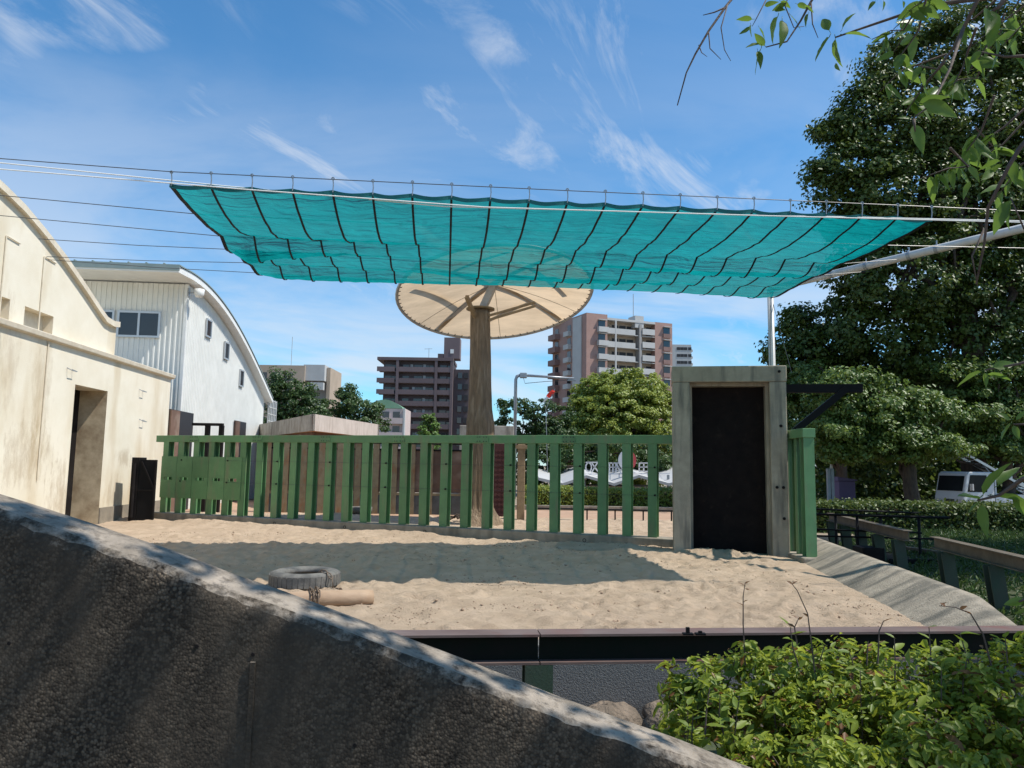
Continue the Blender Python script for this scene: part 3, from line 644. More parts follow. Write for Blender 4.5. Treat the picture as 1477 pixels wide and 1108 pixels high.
def add_stains(mname, spots, colr):
    t = M[mname].node_tree; b = t.nodes['Principled BSDF']; src = b.inputs['Base Color'].links[0].from_socket; geo = N(t, 'ShaderNodeNewGeometry')
    mp = N(t, 'ShaderNodeMapping'); t.links.new(geo.outputs['Position'], mp.inputs[0]); mp.inputs['Scale'].default_value = (2.2, 2.2, 0.8)
    no = N(t, 'ShaderNodeTexNoise'); no.inputs['Scale'].default_value = 2.2; no.inputs['Detail'].default_value = 9; no.inputs['Roughness'].default_value = 0.72; t.links.new(mp.outputs[0], no.inputs['Vector'])
    for P_, r_, k_ in spots:
        sb = N(t, 'ShaderNodeVectorMath', operation='SUBTRACT'); t.links.new(geo.outputs['Position'], sb.inputs[0]); sb.inputs[1].default_value = tuple(P_)
        dv = N(t, 'ShaderNodeVectorMath', operation='DIVIDE'); t.links.new(sb.outputs[0], dv.inputs[0]); dv.inputs[1].default_value = r_
        ln = N(t, 'ShaderNodeVectorMath', operation='LENGTH'); t.links.new(dv.outputs[0], ln.inputs[0])
        ad = N(t, 'ShaderNodeMath', operation='MULTIPLY_ADD'); t.links.new(no.outputs[0], ad.inputs[0]); ad.inputs[1].default_value = -3.2; t.links.new(ln.outputs['Value'], ad.inputs[2])
        r2 = N(t, 'ShaderNodeMapRange'); t.links.new(ad.outputs[0], r2.inputs[0]); r2.inputs[1].default_value = -0.75; r2.inputs[2].default_value = -1.5; r2.inputs[3].default_value = 0; r2.inputs[4].default_value = k_
        mx = N(t, 'ShaderNodeMixRGB'); t.links.new(r2.outputs[0], mx.inputs[0]); t.links.new(src, mx.inputs[1]); mx.inputs[2].default_value = (*colr, 1); src = mx.outputs[0]
    t.links.new(src, b.inputs['Base Color'])
# ================================================================== LEFT BUILDING (cream) AND HALL WITH CURVED ROOF
BD = Vector((-0.088, 1, 0)).normalized(); BN = Vector((BD.y, -BD.x, 0))
BA = Vector((-9.01-0.088*24.2, 24.2, 0))       # far corner of the cream building
def bu(px, py, off=0.0):
    p = at_pl(px, py, BA+BN*off, BN); return -(p-BA).dot(BD), p.z       # u grows towards the camera
def BW(u, z, off=0.0): return BA - BD*u + BN*off + Vector((0, 0, z))
def wall_cells(us, z0, top, holes, off=0.0):
    """front faces with recessed rectangular openings"""
    mb = MB(); us = sorted(set(list(us) + [h[0] for h in holes] + [h[1] for h in holes]))
    def quad(a, b, za0, za1, zb0, zb1, o): mb.add([BW(b, zb0, o), BW(a, za0, o), BW(a, za1, o), BW(b, zb1, o)], [(0, 1, 2, 3)])
    for a, b in zip(us[:-1], us[1:]):
        hs = sorted([h for h in holes if h[0] <= a+1e-6 and h[1] >= b-1e-6], key=lambda h: h[2]); z = z0
        for h in hs:
            if h[2] > z+1e-4: quad(a, b, z, h[2], z, h[2], off)
            z = h[3]
        quad(a, b, z, top(a), z, top(b), off)
    return mb
def build_cream():
    root = thing('cream_building', 'cream rendered animal house with curved gable and doorway', 'building', BW(7, 0, -3))
    zl = bu(243, 545)[1]                             # ledge height
    d0, d1 = bu(149, 650)[0], bu(101, 650)[0]; dz = bu(125, 558)[1]
    us = list(np.linspace(0, 18, 19)); mb = wall_cells(us, -0.3, lambda u: zl, [(d0, d1, -0.3, dz)])
    wl = mb.build('wall', 'cream', root)
    # return end + back body
    mb = MB(); mb.fbox(BW(18, -0.3, -0.75), BD*17.998, -BN*8, (0, 0, zl+0.3)); mb.build('body', 'cream', root)
    MB().add([BW(0, -0.3), BW(0, -0.3, -0.75), BW(0, zl, -0.75), BW(0, zl)], [(0, 1, 2, 3)]).build('end_wall', 'cream', root)
    # door reveals
    for u in (d0, d1):
        MB().add([BW(u, -0.3, 0), BW(u, -0.3, -0.74), BW(u, dz, -0.74), BW(u, dz, 0)], [(0, 1, 2, 3) if u == d1 else (3, 2, 1, 0)]).build('jamb', 'grimy', root)
    MB().add([BW(d0, dz, 0), BW(d1, dz, 0), BW(d1, dz, -0.74), BW(d0, dz, -0.74)], [(0, 1, 2, 3)]).build('door_head', 'cream', root)
    dd = MB().fbox(BW(d1, -0.1, -0.70), BD*(d1-d0), -BN*0.04, (0, 0, dz+0.1)).build('door', 'black_steel', root)
    MB().fbox(BW(d1-0.0, -0.1, -0.52), BD*0.10, BN*0.18, (0, 0, dz)).build('door_edge', 'scuffed_black', dd)
    # ledge moulding
    MB().prism([(0, 0), (0.10, 0.03), (0.12, 0.14), (0.0, 0.17), (-0.6, 0.17), (-0.6, 0)], BW(18, zl-0.02), BN, (0, 0, 1), BD*18.1).build('ledge', 'cream_trim', root, bevel=0.012)
    # plinth
    MB().fbox(BW(d0-0.001, -0.3, 0.0), BD*d0, BN*0.03, (0, 0, 0.72)).build('plinth', 'plinth', root)
    # upper wall with curved top
    off = -0.12
    cv = [bu(px, py, off) for px, py in ((168, 471), (160, 470), (150, 464), (140, 450), (118, 417), (90, 377), (60, 339), (30, 304), (0, 275))]
    last = cv[-1]; sl_ = (cv[-1][1]-cv[-2][1])/(cv[-1][0]-cv[-2][0])
    u, z = last
    for k in range(8): u += 0.8; sl_ *= 0.78; z += sl_*0.8; cv.append((u, z))
    U = np.array([c[0] for c in cv]); Z = np.array([c[1] for c in cv]); top = lambda q: float(np.interp(q, U, Z))
    ue = U[-1]; us = sorted(set(list(np.linspace(U[0], ue, 60)) + list(U)))
    n1 = bu(36, 443, off), bu(75, 485, off); n0 = bu(-30, 430, off), bu(12, 465, off)
    hz0, hz1 = bu(56, 481, off)[1], bu(56, 449, off)[1]
    holes = [(n1[1][0], n1[0][0], hz0, hz1), (n0[1][0], n0[0][0], hz0+0.02, hz1+0.02)]
    wall_cells(us, zl+0.1, top, holes, off).build('gable_wall', 'cream', root)
    for h in holes:
        r = 0.22; a, b, z0, z1 = h
        mb = MB()
        mb.add([BW(a, z0, off-r), BW(a, z1, off-r), BW(b, z1, off-r), BW(b, z0, off-r)], [(0, 1, 2, 3)])
        for (p, q, s, t) in (((a, z0), (a, z1), 0, 0), ((b, z0), (b, z1), 0, 0), ((a, z0), (b, z0), 0, 0), ((a, z1), (b, z1), 0, 0)):
            mb.add([BW(p[0], p[1], off), BW(q[0], q[1], off), BW(q[0], q[1], off-r), BW(p[0], p[1], off-r)], [(0, 1, 2, 3)])
        mb.build('blind_window', 'cream_trim', root)
    mb = MB(); pr = [BW(u, top(u), off) for u in us]
    for (o0, o1, h0, h1) in ((-0.45, 0.10, -0.02, 0.13),):
        V = []
        for u in us:
            b = BW(u, top(u), off); V += [b+BN*o0+Vector((0, 0, h0)), b+BN*o1+Vector((0, 0, h0)), b+BN*o1+Vector((0, 0, h1)), b+BN*o0+Vector((0, 0, h1))]
        n = len(us); fs = []
        for i in range(n-1):
            for j in range(4): fs.append((i*4+j, i*4+(j+1) % 4, (i+1)*4+(j+1) % 4, (i+1)*4+j))
        fs += [(3, 2, 1, 0), tuple((n-1)*4+j for j in range(4))]; mb.add(V, fs)
    mb.build('coping', 'cream_trim', root)
    MB().add([BW(U[0], zl, off), BW(U[0], zl, off-0.5), BW(U[0], Z[0], off-0.5), BW(U[0], Z[0], off)], [(0, 1, 2, 3)]).build('gable_end', 'cream', root)
    mb = MB(); V = []
    for u in us: V += [BW(u, zl, off-0.5), BW(u, top(u), off-0.5)]
    mb.add(V, [(2*i, 2*i+1, 2*i+3, 2*i+2) for i in range(len(us)-1)]); mb.build('gable_back', 'cream', root)
    # conduits and little brackets on the wall
    for px in (8, 63):
        u, z = bu(px, 340 if px == 8 else 370, off); mb = MB().tube([BW(u, zl, off+0.02), BW(u, z, off+0.02), BW(u-0.5, z-0.02, off+0.02)], 0.014, 6); mb.build('conduit', 'cream_trim', root)
    u = bu(60, 600)[0]; MB().tube([BW(u, 1.2, 0.02), BW(u, zl-0.03, 0.02)], 0.016, 6).build('conduit', 'cream_trim', root)
    for px, py in ((100, 535), (203, 565), (203, 608)):
        u, z = bu(px, py); MB().tube([BW(u+0.12, z+0.06, 0), BW(u+0.12, z, 0.12), BW(u-0.12, z, 0.12), BW(u-0.12, z+0.05, 0)], 0.012, 5).build('wall_hook', 'galv', root)
build_cream()

def corrugated(P0, ex, L, n, z0, top, mname, name, root, per=0.17):
    """ribbed sheet: P0 + ex*s, outward normal n, from z0 to top(s)"""
    V = []; s = 0.0; prof = [(0.0, 0), (0.58, 0), (0.66, 1), (0.92, 1), (1.0, 0)]; pts = []
    while s < L:
        for a, h in prof[:-1]: pts.append((min(s+a*per, L), h))
        s += per
    pts.append((L, 0))
    for a, h in pts:
        b = Vector(P0)+Vector(ex)*a+Vector(n)*h*0.028; V += [(b.x, b.y, z0), (b.x, b.y, top(a))]
    mb = MB(); mb.add(V, [(2*i, 2*i+2, 2*i+3, 2*i+1) for i in range(len(pts)-1)]); return mb.build(name, mname, root)

def window(root, o, ex, ez, n, w, h, panes=2, fr=0.06, m='alu'):
    """framed window standing 3 cm proud of the wall; o lower-left corner"""
    o = Vector(o); ex = Vector(ex); ez = Vector(ez); n = Vector(n); mb = MB()
    mb.fbox(o, ex*w, n*0.06, ez*fr); mb.fbox(o+ez*(h-fr), ex*w, n*0.06, ez*fr)
    for k in range(panes+1):
        mb.fbox(o+ex*((w-fr)*k/panes)+ez*fr, ex*fr, n*0.058, ez*(h-2*fr))
    f = mb.build('window', m, root)
    for k in range(panes):
        MB().fbox(o+ex*((w-fr)*k/panes+fr)+ez*fr, ex*((w-fr)/panes-fr), n*0.035, ez*(h-2*fr)).build('pane', 'glass', f)
    return f

add_stains('cream', [(BW(*bu(40, 660)), (1.6, 1.3, 0.9), 0.5), (BW(*bu(88, 720)), (1, 0.8, 1.1), 0.55), (BW(*bu(165, 715)), (0.8, 0.8, 0.7), 0.4), (BW(*bu(180, 660)), (0.6, 0.6, 0.35), 0.5), (BW(*bu(60, 560)), (0.6, 0.5, 1.9), 0.35), (BW(*bu(15, 520)), (0.6, 0.35, 1.6), 0.35)], (0.36, 0.255, 0.14))
def build_hall():
    off = -0.05; yc = -1.1                          # corner beyond the cream building
    root = thing('curved_roof_hall', 'white ribbed metal hall with arched roof behind the cream building', 'building', BW(yc-6, 0, -5))
    cp = [bu(px, py, 0.30) for px, py in ((263, 392), (282, 401), (300, 417), (330, 453), (355, 494), (375, 537), (393, 577))]
    U = -np.array([c[0] for c in cp]); Z = np.array([c[1] for c in cp])       # distance beyond cream corner
    s0 = -yc; L = 11.6
    def ztop(s): return float(np.interp(s0+s, U, Z))
    if True:
        # smooth the traced arch with a quadratic fit
        c = np.polyfit(U, Z, 3); zt = lambda q: float(np.polyval(c, q))
    P0 = BW(yc, 0, off)
    corrugated(P0, BD, L, BN, -0.3, lambda a: zt(s0+a)-0.16, 'siding', 'gable_siding', root)
    # camera-facing side wall
    zc = zt(s0)-0.16
    corrugated(BW(yc, 0, off), -BN, 11, -BD, -0.3, lambda a: zc+0.0, 'siding', 'side_siding', root)
    MB().fbox(BW(yc, -0.3, off)-BN*0.05-BD*0.035, BN*0.10, BD*0.06, (0, 0, zc+0.3)).build('corner_trim', 'white_paint', root)
    # roof shell
    ss = np.linspace(U[0]-0.3, U[-1]+0.1, 26); V = []
    for s in ss:
        z = zt(max(s, U[0]-0.2)) if s >= U[0]-0.2 else zt(U[0]-0.2)+0.02
        for o, h in ((0.30, -0.10), (0.30, 0.10), (-12, 0.10), (-12, -0.10)): V.append(BA+BD*s+BN*o+Vector((0, 0, z+h)))
    mb = MB(); k = len(ss); fs = []
    for i in range(k-1):
        for j in range(4): fs.append((i*4+j, i*4+(j+1) % 4, (i+1)*4+(j+1) % 4, (i+1)*4+j))
    fs += [(0, 1, 2, 3), tuple((k-1)*4+j for j in (3, 2, 1, 0))]; mb.add(V, fs)
    rf = mb.build('roof', 'white_paint', root)
    # metal roof skin and eaves fascia
    mb = MB(); V = []
    for s in ss:
        z = zt(max(s, U[0]-0.2)) if s >= U[0]-0.2 else zt(U[0]-0.2)+0.02
        V += [BA+BD*s+BN*0.33+Vector((0, 0, z+0.105)), BA+BD*s+BN*0.33+Vector((0, 0, z+0.15)), BA+BD*s-BN*12+Vector((0, 0, z+0.15))]
    mb.add(V, [(3*i, 3*i+1, 3*i+4, 3*i+3) for i in range(k-1)] + [(3*i+1, 3*i+2, 3*i+5, 3*i+4) for i in range(k-1)]); mb.build('roof_skin', 'roof_green', rf)
    s = ss[0]; z = zt(U[0]-0.2)+0.02
    MB().fbox(BA+BD*(s-0.03)+BN*0.32+Vector((0, 0, z-0.05)), -BN*12.5, BD*0.03, (0, 0, 0.20)).build('fascia', 'roof_green', rf)
    for k in range(22):
        p = BA+BD*(s-0.02)-BN*(0.2+k*0.55)+Vector((0, 0, z+0.15)); MB().fbox(p, BN*0.05, BD*1.2, (0, 0, 0.04)).build('standing_seam', 'roof_green', rf)
    # camera-side windows
    Pw = BW(yc, 0, off)-BD*0.03
    def sw(px, py):
        p = at_pl(px, py, Pw, BD); return (p-Pw).dot(-BN), p.z
    a0, zt0 = sw(233, 450); a1, zb0 = sw(168, 486)
    window(root, Pw-BN*a1+Vector((0, 0, zb0)), BN, (0, 0, 1), -BD, a1-a0, zt0-zb0, 2, 0.07)
    window(root, Pw-BN*(a1+1.6)+Vector((0, 0, zb0)), BN, (0, 0, 1), -BD, 1.5, zt0-zb0, 1, 0.07)
    # gable windows
    for px, py0, py1, w in ((300, 460, 487, 0.62), (326, 493, 519, 0.62), (347.5, 533, 558, 0.62)):
        u, zb = bu(px, py1); _, zt1 = bu(px, py0)
        window(root, BA-BD*(u+w/2)+BN*(off+0.03)+Vector((0, 0, zb)), BD, (0, 0, 1), BN, w, zt1-zb, 1, 0.06)
    # openings at the foot
    for pxa, pxb, pyt in ((243, 277, 593), (338, 354, 608)):
        u0, zz = bu((pxa+pxb)/2, pyt); ua = bu(pxa, 610)[0]; ub = bu(pxb, 610)[0]
        d = MB().fbox(BA-BD*ua+BN*(off+0.04)+Vector((0, 0, -0.2)), BD*(ua-ub), BN*0.05, (0, 0, zz+0.2)).build('doorway', 'dark_open', root)
        MB().fbox(BA-BD*ua+BN*(off+0.04)+Vector((0, 0, -0.2)), BD*(ua-ub)*0.35, BN*0.09, (0, 0, zz+0.18)).build('door_leaf', 'brown_panel', d)
    # flood lamp
    u, z = bu(272, 422); p = BA-BD*u+BN*(off+0.03)+Vector((0, 0, z))
    fl = thing('flood_lamp', 'white round flood lamp on a bracket under the arched roof', 'lamp', p)
    MB().fbox(p-BD*0.06+Vector((0, 0, -0.15)), BD*0.12, BN*0.05, (0, 0, 0.3)).build('bracket', 'galv', fl)
    MB().bar(p+BN*0.04, p+BN*0.3, 0.05, 0.05).build('arm', 'galv', fl)
    MB().lathe([(0.0, -0.17), (0.12, -0.15), (0.16, -0.05), (0.17, 0.12), (0.0, 0.16)], p+BN*0.38, 14).build('lamp_head', 'white_paint', fl, True)
    # cage at the far end
    pf = BA+BD*(s0+L+0.4)+BN*0.1
    cg = thing('mesh_cage', 'pale wire mesh cage at the far end of the ribbed hall', 'cage', (pf.x, pf.y, 0))
    zt_ = at_y(385, 575, pf.y).z
    for k in range(6):
        MB().bar(pf+BD*k*0.35+Vector((0, 0, -0.1)), pf+BD*k*0.35+Vector((0, 0, zt_)), 0.05, 0.05).build('upright', 'white_steel', cg)
    for k in range(8):
        z = zt_-0.05-k*0.35; MB().bar(pf+Vector((0, 0, z)), pf+BD*1.75+Vector((0, 0, z)), 0.03, 0.03).build('cross_bar', 'white_steel', cg)
    # dark H-frame in front of the hall
    p0 = at_y(278, 612, 25.2); p1 = at_y(322, 612, 25.2)
    hf = thing('dark_frame', 'dark brown steel frame standing between the fence and the hall', 'frame', (p0.x, p0.y, ZG))
    MB().bar((p0.x, p0.y, p0.z), (p1.x, p0.y, p0.z), 0.15, 0.09).build('beam', 'black_steel', hf)
    for px in (300, 320): 
        q = at_y(px, 612, 25.2); MB().bar((q.x, q.y, -0.1), (q.x, q.y, q.z-0.046), 0.14, 0.14).build('post', 'black_steel', hf)
build_hall()

# small black steel gate leaf at the fence end
def build_black_gate():
    a = at_z(184, 752, 0.02); b = at_z(221, 752.5, 0.02); zt = at_y(200, 663, a.y).z
    root = thing('black_gate', 'small black steel gate leaf standing open by the cream wall', 'gate', ((a.x+b.x)/2, a.y, 0))
    d = Vector((b.x-a.x, b.y-a.y, 0)); L = d.length; d.normalize(); n = Vector((d.y, -d.x, 0)); a = Vector((a.x, a.y, 0.03))
    fz = Vector((0, 0, 1)); h = zt-0.03
    MB().fbox(a+d*0.22, d*(L-0.22), -n*0.03, fz*h).build('leaf_panel', 'black_rail', root)
    MB().fbox(a, d*0.2, -n*0.45, fz*(h+0.06)).build('gate_post', 'black_steel', root, bevel=0.01)
    MB().bar(a+d*0.28+n*0.02+fz*(h-0.05), a+d*(L-0.03)+n*0.02+fz*h*0.52, 0.035, 0.035).build('diagonal_brace', 'black_steel', root)
    MB().bar(a+d*0.22+n*0.02+fz*h*0.5, a+d*L+n*0.02+fz*h*0.5, 0.035, 0.035).build('cross_bar', 'black_steel', root)
    MB().bar(a+d*(L-0.02)+n*0.015, a+d*(L-0.02)+n*0.015+fz*h, 0.04, 0.04).build('edge_bar', 'black_steel', root)
    MB().tube([a+d*0.1+n*0.03+fz*0.1, a+d*0.1+n*0.03+fz*(h-0.1)], 0.04, 8).build('hinge_tube', 'black_steel', root)
build_black_gate()

# ================================================================== YARD BEHIND THE FENCE
def build_shed():
    c0 = at_y(452, 597, 27.5); zt = c0.z; c1 = at_z(547, 612.5, zt); c2 = at_z(371, 613, zt)
    c0, c1, c2 = [Vector((p.x, p.y, 0)) for p in (c0, c1, c2)]; c3 = c1+c2-c0
    root = thing('concrete_roof_shed', 'low shed with stained concrete roof band and orange soffit behind the fence', 'shed', (c0+c3)/2)
    t = 0.62; ctr = (c0+c3)/2
    poly = [c0, c1, c3, c2]
    def ring(s, z): return [(ctr+(p-ctr)*s).to_3d()+Vector((0, 0, z)) for p in poly]
    mb = MB(); mb.add(ring(0.97, zt-0.02)+ring(0.97, zt-t+0.3), [(0, 1, 2, 3)]); mb.build('roof_deck', 'shed_grey', root)
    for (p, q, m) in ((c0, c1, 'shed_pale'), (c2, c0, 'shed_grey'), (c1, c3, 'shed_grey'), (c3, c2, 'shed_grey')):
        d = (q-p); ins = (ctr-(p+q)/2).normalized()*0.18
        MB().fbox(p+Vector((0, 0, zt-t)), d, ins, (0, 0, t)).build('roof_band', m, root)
    mb = MB(); mb.add(ring(0.985, zt-t+0.02), [(3, 2, 1, 0)]); mb.build('soffit', 'soffit', root)
    mb = MB(); r0 = ring(0.8, -0.2); r1 = ring(0.8, zt-t+0.01); mb.add(r0+r1, [(i, (i+1) % 4, 4+(i+1) % 4, 4+i) for i in range(4)]); mb.build('wall', 'brown_panel', root)
build_shed()
def build_panel_wall():
    y = 25.8; xa = at_y(386, 700, y).x; xb = at_y(672, 700, y).x; zt = at_y(520, 640, y).z
    root = thing('brown_panel_wall', 'wall of brown panels between rusty posts behind the green fence', 'wall', ((xa+xb)/2, y, 0))
    n = 11; w = (xb-xa)/n
    pan = MB().box(-w/2+0.09, w/2-0.09, -0.02, 0.02, 0.72, zt-0.22).mesh('panel', 'brown_panel')
    bs = MB().box(-w/2+0.09, w/2-0.09, -0.05, 0.03, -0.1, 0.62).mesh('base_panel', 'slate_base')
    cap = MB().box(-w/2+0.09, w/2-0.09, -0.07, 0.04, 0.62, 0.70).mesh('sill_rail', 'rust_post')
    po = MB().prism(hsec(0.2, 0.2), (0, 0, -0.1), (1, 0, 0), (0, 1, 0), (0, 0, zt+0.1)).mesh('post', 'rust_post')
    for k in range(n):
        x = xa+w*(k+0.5); link(pan, 'panel', root, (x, y, 0)); link(bs, 'base_panel', root, (x, y, 0)); link(cap, 'sill_rail', root, (x, y, 0))
    for k in range(n+1): link(po, 'post', root, (xa+w*k, y-0.02, 0))
    MB().box(xa-0.1, xb+0.1, y-0.10, y+0.08, zt, zt+0.10).build('top_beam', 'black_steel', root)
    MB().box(xa, xb, y-0.06, y-0.03, zt-0.22, zt-0.16).build('upper_rail', 'black_steel', root)
    # concrete block wall and dark red column near the artificial tree
    x0 = at_y(663, 615, 27).x; x1 = at_y(741, 615, 27).x; z = at_y(700, 614, 27).z
    MB().box(x0, x1, 27, 27.5, -0.1, z).build('block_wall', 'shed_grey', None, bevel=0.02, label='grey concrete block wall behind the artificial tree trunk', cat='wall')
    x0 = at_y(712, 700, 24.5).x; x1 = at_y(729, 700, 24.5).x; z = at_y(720, 640, 24.5).z
    rc = thing('red_column', 'dark red tiled column right of the artificial trunk', 'column', ((x0+x1)/2, 24.6, 0))
    MB().box(x0, x1, 24.5, 24.8, -0.1, z).build('shaft', 'red_brick', rc)
    tl = MB().box(-0.05, 0.05, -0.012, 0, -0.05, 0.05).mesh('tile', 'red_brick')
    nz = int(z/0.16)
    for i in range(nz):
        for j in range(3): link(tl, 'tile', rc, (x0+(x1-x0)*(j+0.5)/3, 24.497, 0.1+i*0.16), (0, R(45), 0))
    x0 = at_y(746, 700, 24).x; x1 = at_y(757, 700, 24).x; z = at_y(750, 641, 24).z
    tp = thing('timber_post', 'weathered tan timber post with a short crosspiece behind the fence', 'post', ((x0+x1)/2, 24, 0))
    MB().box(x0, x1, 24, 24.22, -0.1, z).build('shaft', 'timber', tp, bevel=0.02); MB().box(x0-0.15, x1+0.3, 23.96, 23.995, z-0.14, z-0.02).build('crosspiece', 'timber', tp)
    # cut barrel / basin and dung pile on the yard
    p = at_z(521, 742, 0.0); mb = MB().lathe([(0.0, 0.02), (0.30, 0.02), (0.34, 0.0), (0.36, 0.22), (0.33, 0.23), (0.30, 0.10), (0, 0.09)], (p.x, p.y, 0.02), 20); mb.build('feed_basin', 'rubber', None, True, label='black rubber feed basin on the earth behind the fence', cat='basin')
    p = at_z(660, 752, 0.0); mb = MB()
    for k in range(40):
        a = random.uniform(0, 6.28); r = random.uniform(0, 0.32)*random.random()**.3; mb.tube([(p.x+r*math.cos(a), p.y+r*math.sin(a), 0.03+0.14*(1-r/0.34)), (p.x+r*math.cos(a)+random.uniform(-.08, .08), p.y+r*math.sin(a)+random.uniform(-.08, .08), 0.05+0.16*(1-r/0.34))], [0.05, 0.03], 5)
    mb.build('dung_heap', 'tree_bark', label='small dark heap of dung beside the artificial trunk', cat='heap')
build_panel_wall()

# ================================================================== ARTIFICIAL TREE WITH ROUND CANOPY
def build_umbrella():
    b = at_z(691, 757, 0.0); y = b.y; top = at_y(693, 447, y); base = Vector((b.x, y, 0))
    root = thing('artificial_tree', 'artificial tree trunk carrying a tilted round cream canopy', 'sunshade', base)
    H = top.z; n = 28; rows = []
    prof = [(-0.15, 0.62), (0.05, 0.50), (0.35, 0.40), (0.9, 0.36), (1.8, 0.37), (2.6, 0.40), (2.9, 0.40), (3.3, 0.34), (4.2, 0.31), (5.2, 0.285), (H-0.1, 0.27), (H, 0.25)]
    zs = np.linspace(-0.15, H, 70); V = []
    for z in zs:
        r0 = np.interp(z, [p[0] for p in prof], [p[1] for p in prof]); cx = base.x+(top.x-base.x)*max(0, z)/H
        for j in range(n):
            t = 2*math.pi*j/n; g = 0.035*math.sin(5*t+0.5*z)+0.03*math.sin(9*t-0.9*z+1)+0.02*math.sin(14*t+1.7*z)
            rootf = 0.22*max(0, 1-z/0.5)*max(0, math.sin(3*t+1)) if z < 0.5 else 0
            r = r0*(1+g*1.6)+rootf; V.append((cx+r*math.cos(t), y+r*math.sin(t), z))
    F = [(i*n+j, i*n+(j+1) % n, (i+1)*n+(j+1) % n, (i+1)*n+j) for i in range(len(zs)-1) for j in range(n)]
    F.append(tuple((len(zs)-1)*n+j for j in range(n)))
    MB().add(V, F).build('trunk', 'bark', root, True)
    # canopy disc, tilted
    L = at_y(574, 438, y); Rr = at_y(854, 419, y); rad = (Rr-L).length/2; c = (L+Rr)/2; c.z = (L.z+Rr.z)/2
    ex = (Rr-L).normalized(); tilt = R(-15); ey = Vector((0, math.cos(tilt), math.sin(tilt))); ey = (ey-ex*ey.dot(ex)).normalized(); ez = ex.cross(ey)
    rings = np.linspace(0, 1, 12); nn = 56; V = [c+ez*0.42]; F = []
    for i, q in enumerate(rings[1:]):
        for j in range(nn):
            t = 2*math.pi*j/nn; V.append(c+ex*rad*q*math.cos(t)+ey*rad*q*math.sin(t)+ez*0.42*(1-q**2))
    for j in range(nn): F.append((0, 1+j, 1+(j+1) % nn))
    for i in range(len(rings)-2):
        for j in range(nn): F.append((1+i*nn+j, 1+(i+1)*nn+j, 1+(i+1)*nn+(j+1) % nn, 1+i*nn+(j+1) % nn))
    cn = MB().add(V, F).build('canopy', 'canopy_cloth', root, True)
    def P(q, t, up=0.0): return c+ex*rad*q*math.cos(t)+ey*rad*q*math.sin(t)+ez*(0.42*(1-q*q)+up)
    MB().tube([P(1, 2*math.pi*j/60) for j in range(61)], 0.05, 6, False).build('rim', 'galv', cn, True)
    for j in range(72):      # lacing knots round the rim
        t = 2*math.pi*j/72; MB().bar(P(0.965, t, -0.02), P(1.0, t, -0.03), 0.02, 0.02).build('lacing', 'rail_wood', cn)
    for j in range(3):       # seams
        t = math.pi*j/3+0.5; MB().tube([P(q, t, -0.012) for q in np.linspace(-1, 1, 25)], 0.007, 4).build('seam', 'rail_wood', cn)
    # steel frame above the cloth: its shadow shows through
    for k in range(4):
        t = 2*math.pi*k/4+0.75; MB().bar(c+ez*0.6, P(0.98, t, 0.10), 0.16, 0.10).build('frame_arm', 'galv', root)
        t2 = t+2*math.pi/4; MB().bar(P(0.55, t, 0.16), P(0.80, t2-0.5, 0.16), 0.12, 0.08).build('frame_tie', 'galv', root)
    # struts under the cloth
    MB().lathe([(0.0, 0), (0.42, 0), (0.42, 0.04), (0, 0.04)], (top.x, y, H+0.0), 20).build('head_plate', 'rust_post', root)
    hp = Vector((top.x, y, H-0.15))
    MB().bar(hp+Vector((-0.15, -0.28, -0.1)), at_y(673, 428, y-0.9), 0.09, 0.12).build('strut', 'timber', root)
    for dzz in (0, 0.13): MB().bar(hp+Vector((0.25, -0.15, -0.18+dzz)), at_y(772, 441.5-dzz*40, y-0.5), 0.06, 0.06).build('strut', 'timber', root)
    MB().bar(hp+Vector((0, 0.2, 0.1)), c+ez*0.45, 0.2, 0.2).build('mast', 'galv', root)
build_umbrella()

# ================================================================== SHADE SAIL, WIRES, POLES
ZS = 5.5
NL, NR = at_z(245, 259, ZS), at_z(1345, 309, ZS); FL, FR = at_z(377, 391, ZS), at_z(1112, 425, ZS)
WV = [0.0, 0.46, 0.64, 0.84, 1.0]                 # wires across the sail
def SN(a, b, sd): return float(vnoise(np.array([a]), np.array([b]), sd)[0])
def sail_pt(u, v):
    p = (NL.lerp(NR, u)).lerp(FL.lerp(FR, u), v)
    k = max(i for i in range(4) if WV[i] <= v+1e-9); a, b = WV[k], WV[k+1]; q = (v-a)/(b-a)
    amp = (0.22, 0.17, 0.17, 0.11)[k]*(0.75+0.45*math.sin(u*7+k*2.1))*(1.0+0.9*max(0, 0.25-u)*4*(k > 0))
    edge = min(1.0, u/0.05+0.35, (1-u)/0.05+0.25)
    z = -amp*4*q*(1-q)*edge
    hk = abs(math.sin(math.pi*u*20)); z -= 0.03*hk*(1-v)**6
    env = 1-0.8*abs(2*v-1)**3; z += env*(0.05*(SN(u*26, v*5, 31)-0.5)+0.035*(SN(u*60+v*9, v*16, 32)-0.5)+0.02*(SN(u*95-v*20, v*34, 33)-0.5))
    p.z += z-0.06; p.y += 0.05*math.sin(u*20*math.pi*2)*(1-v)*0.2
    return p
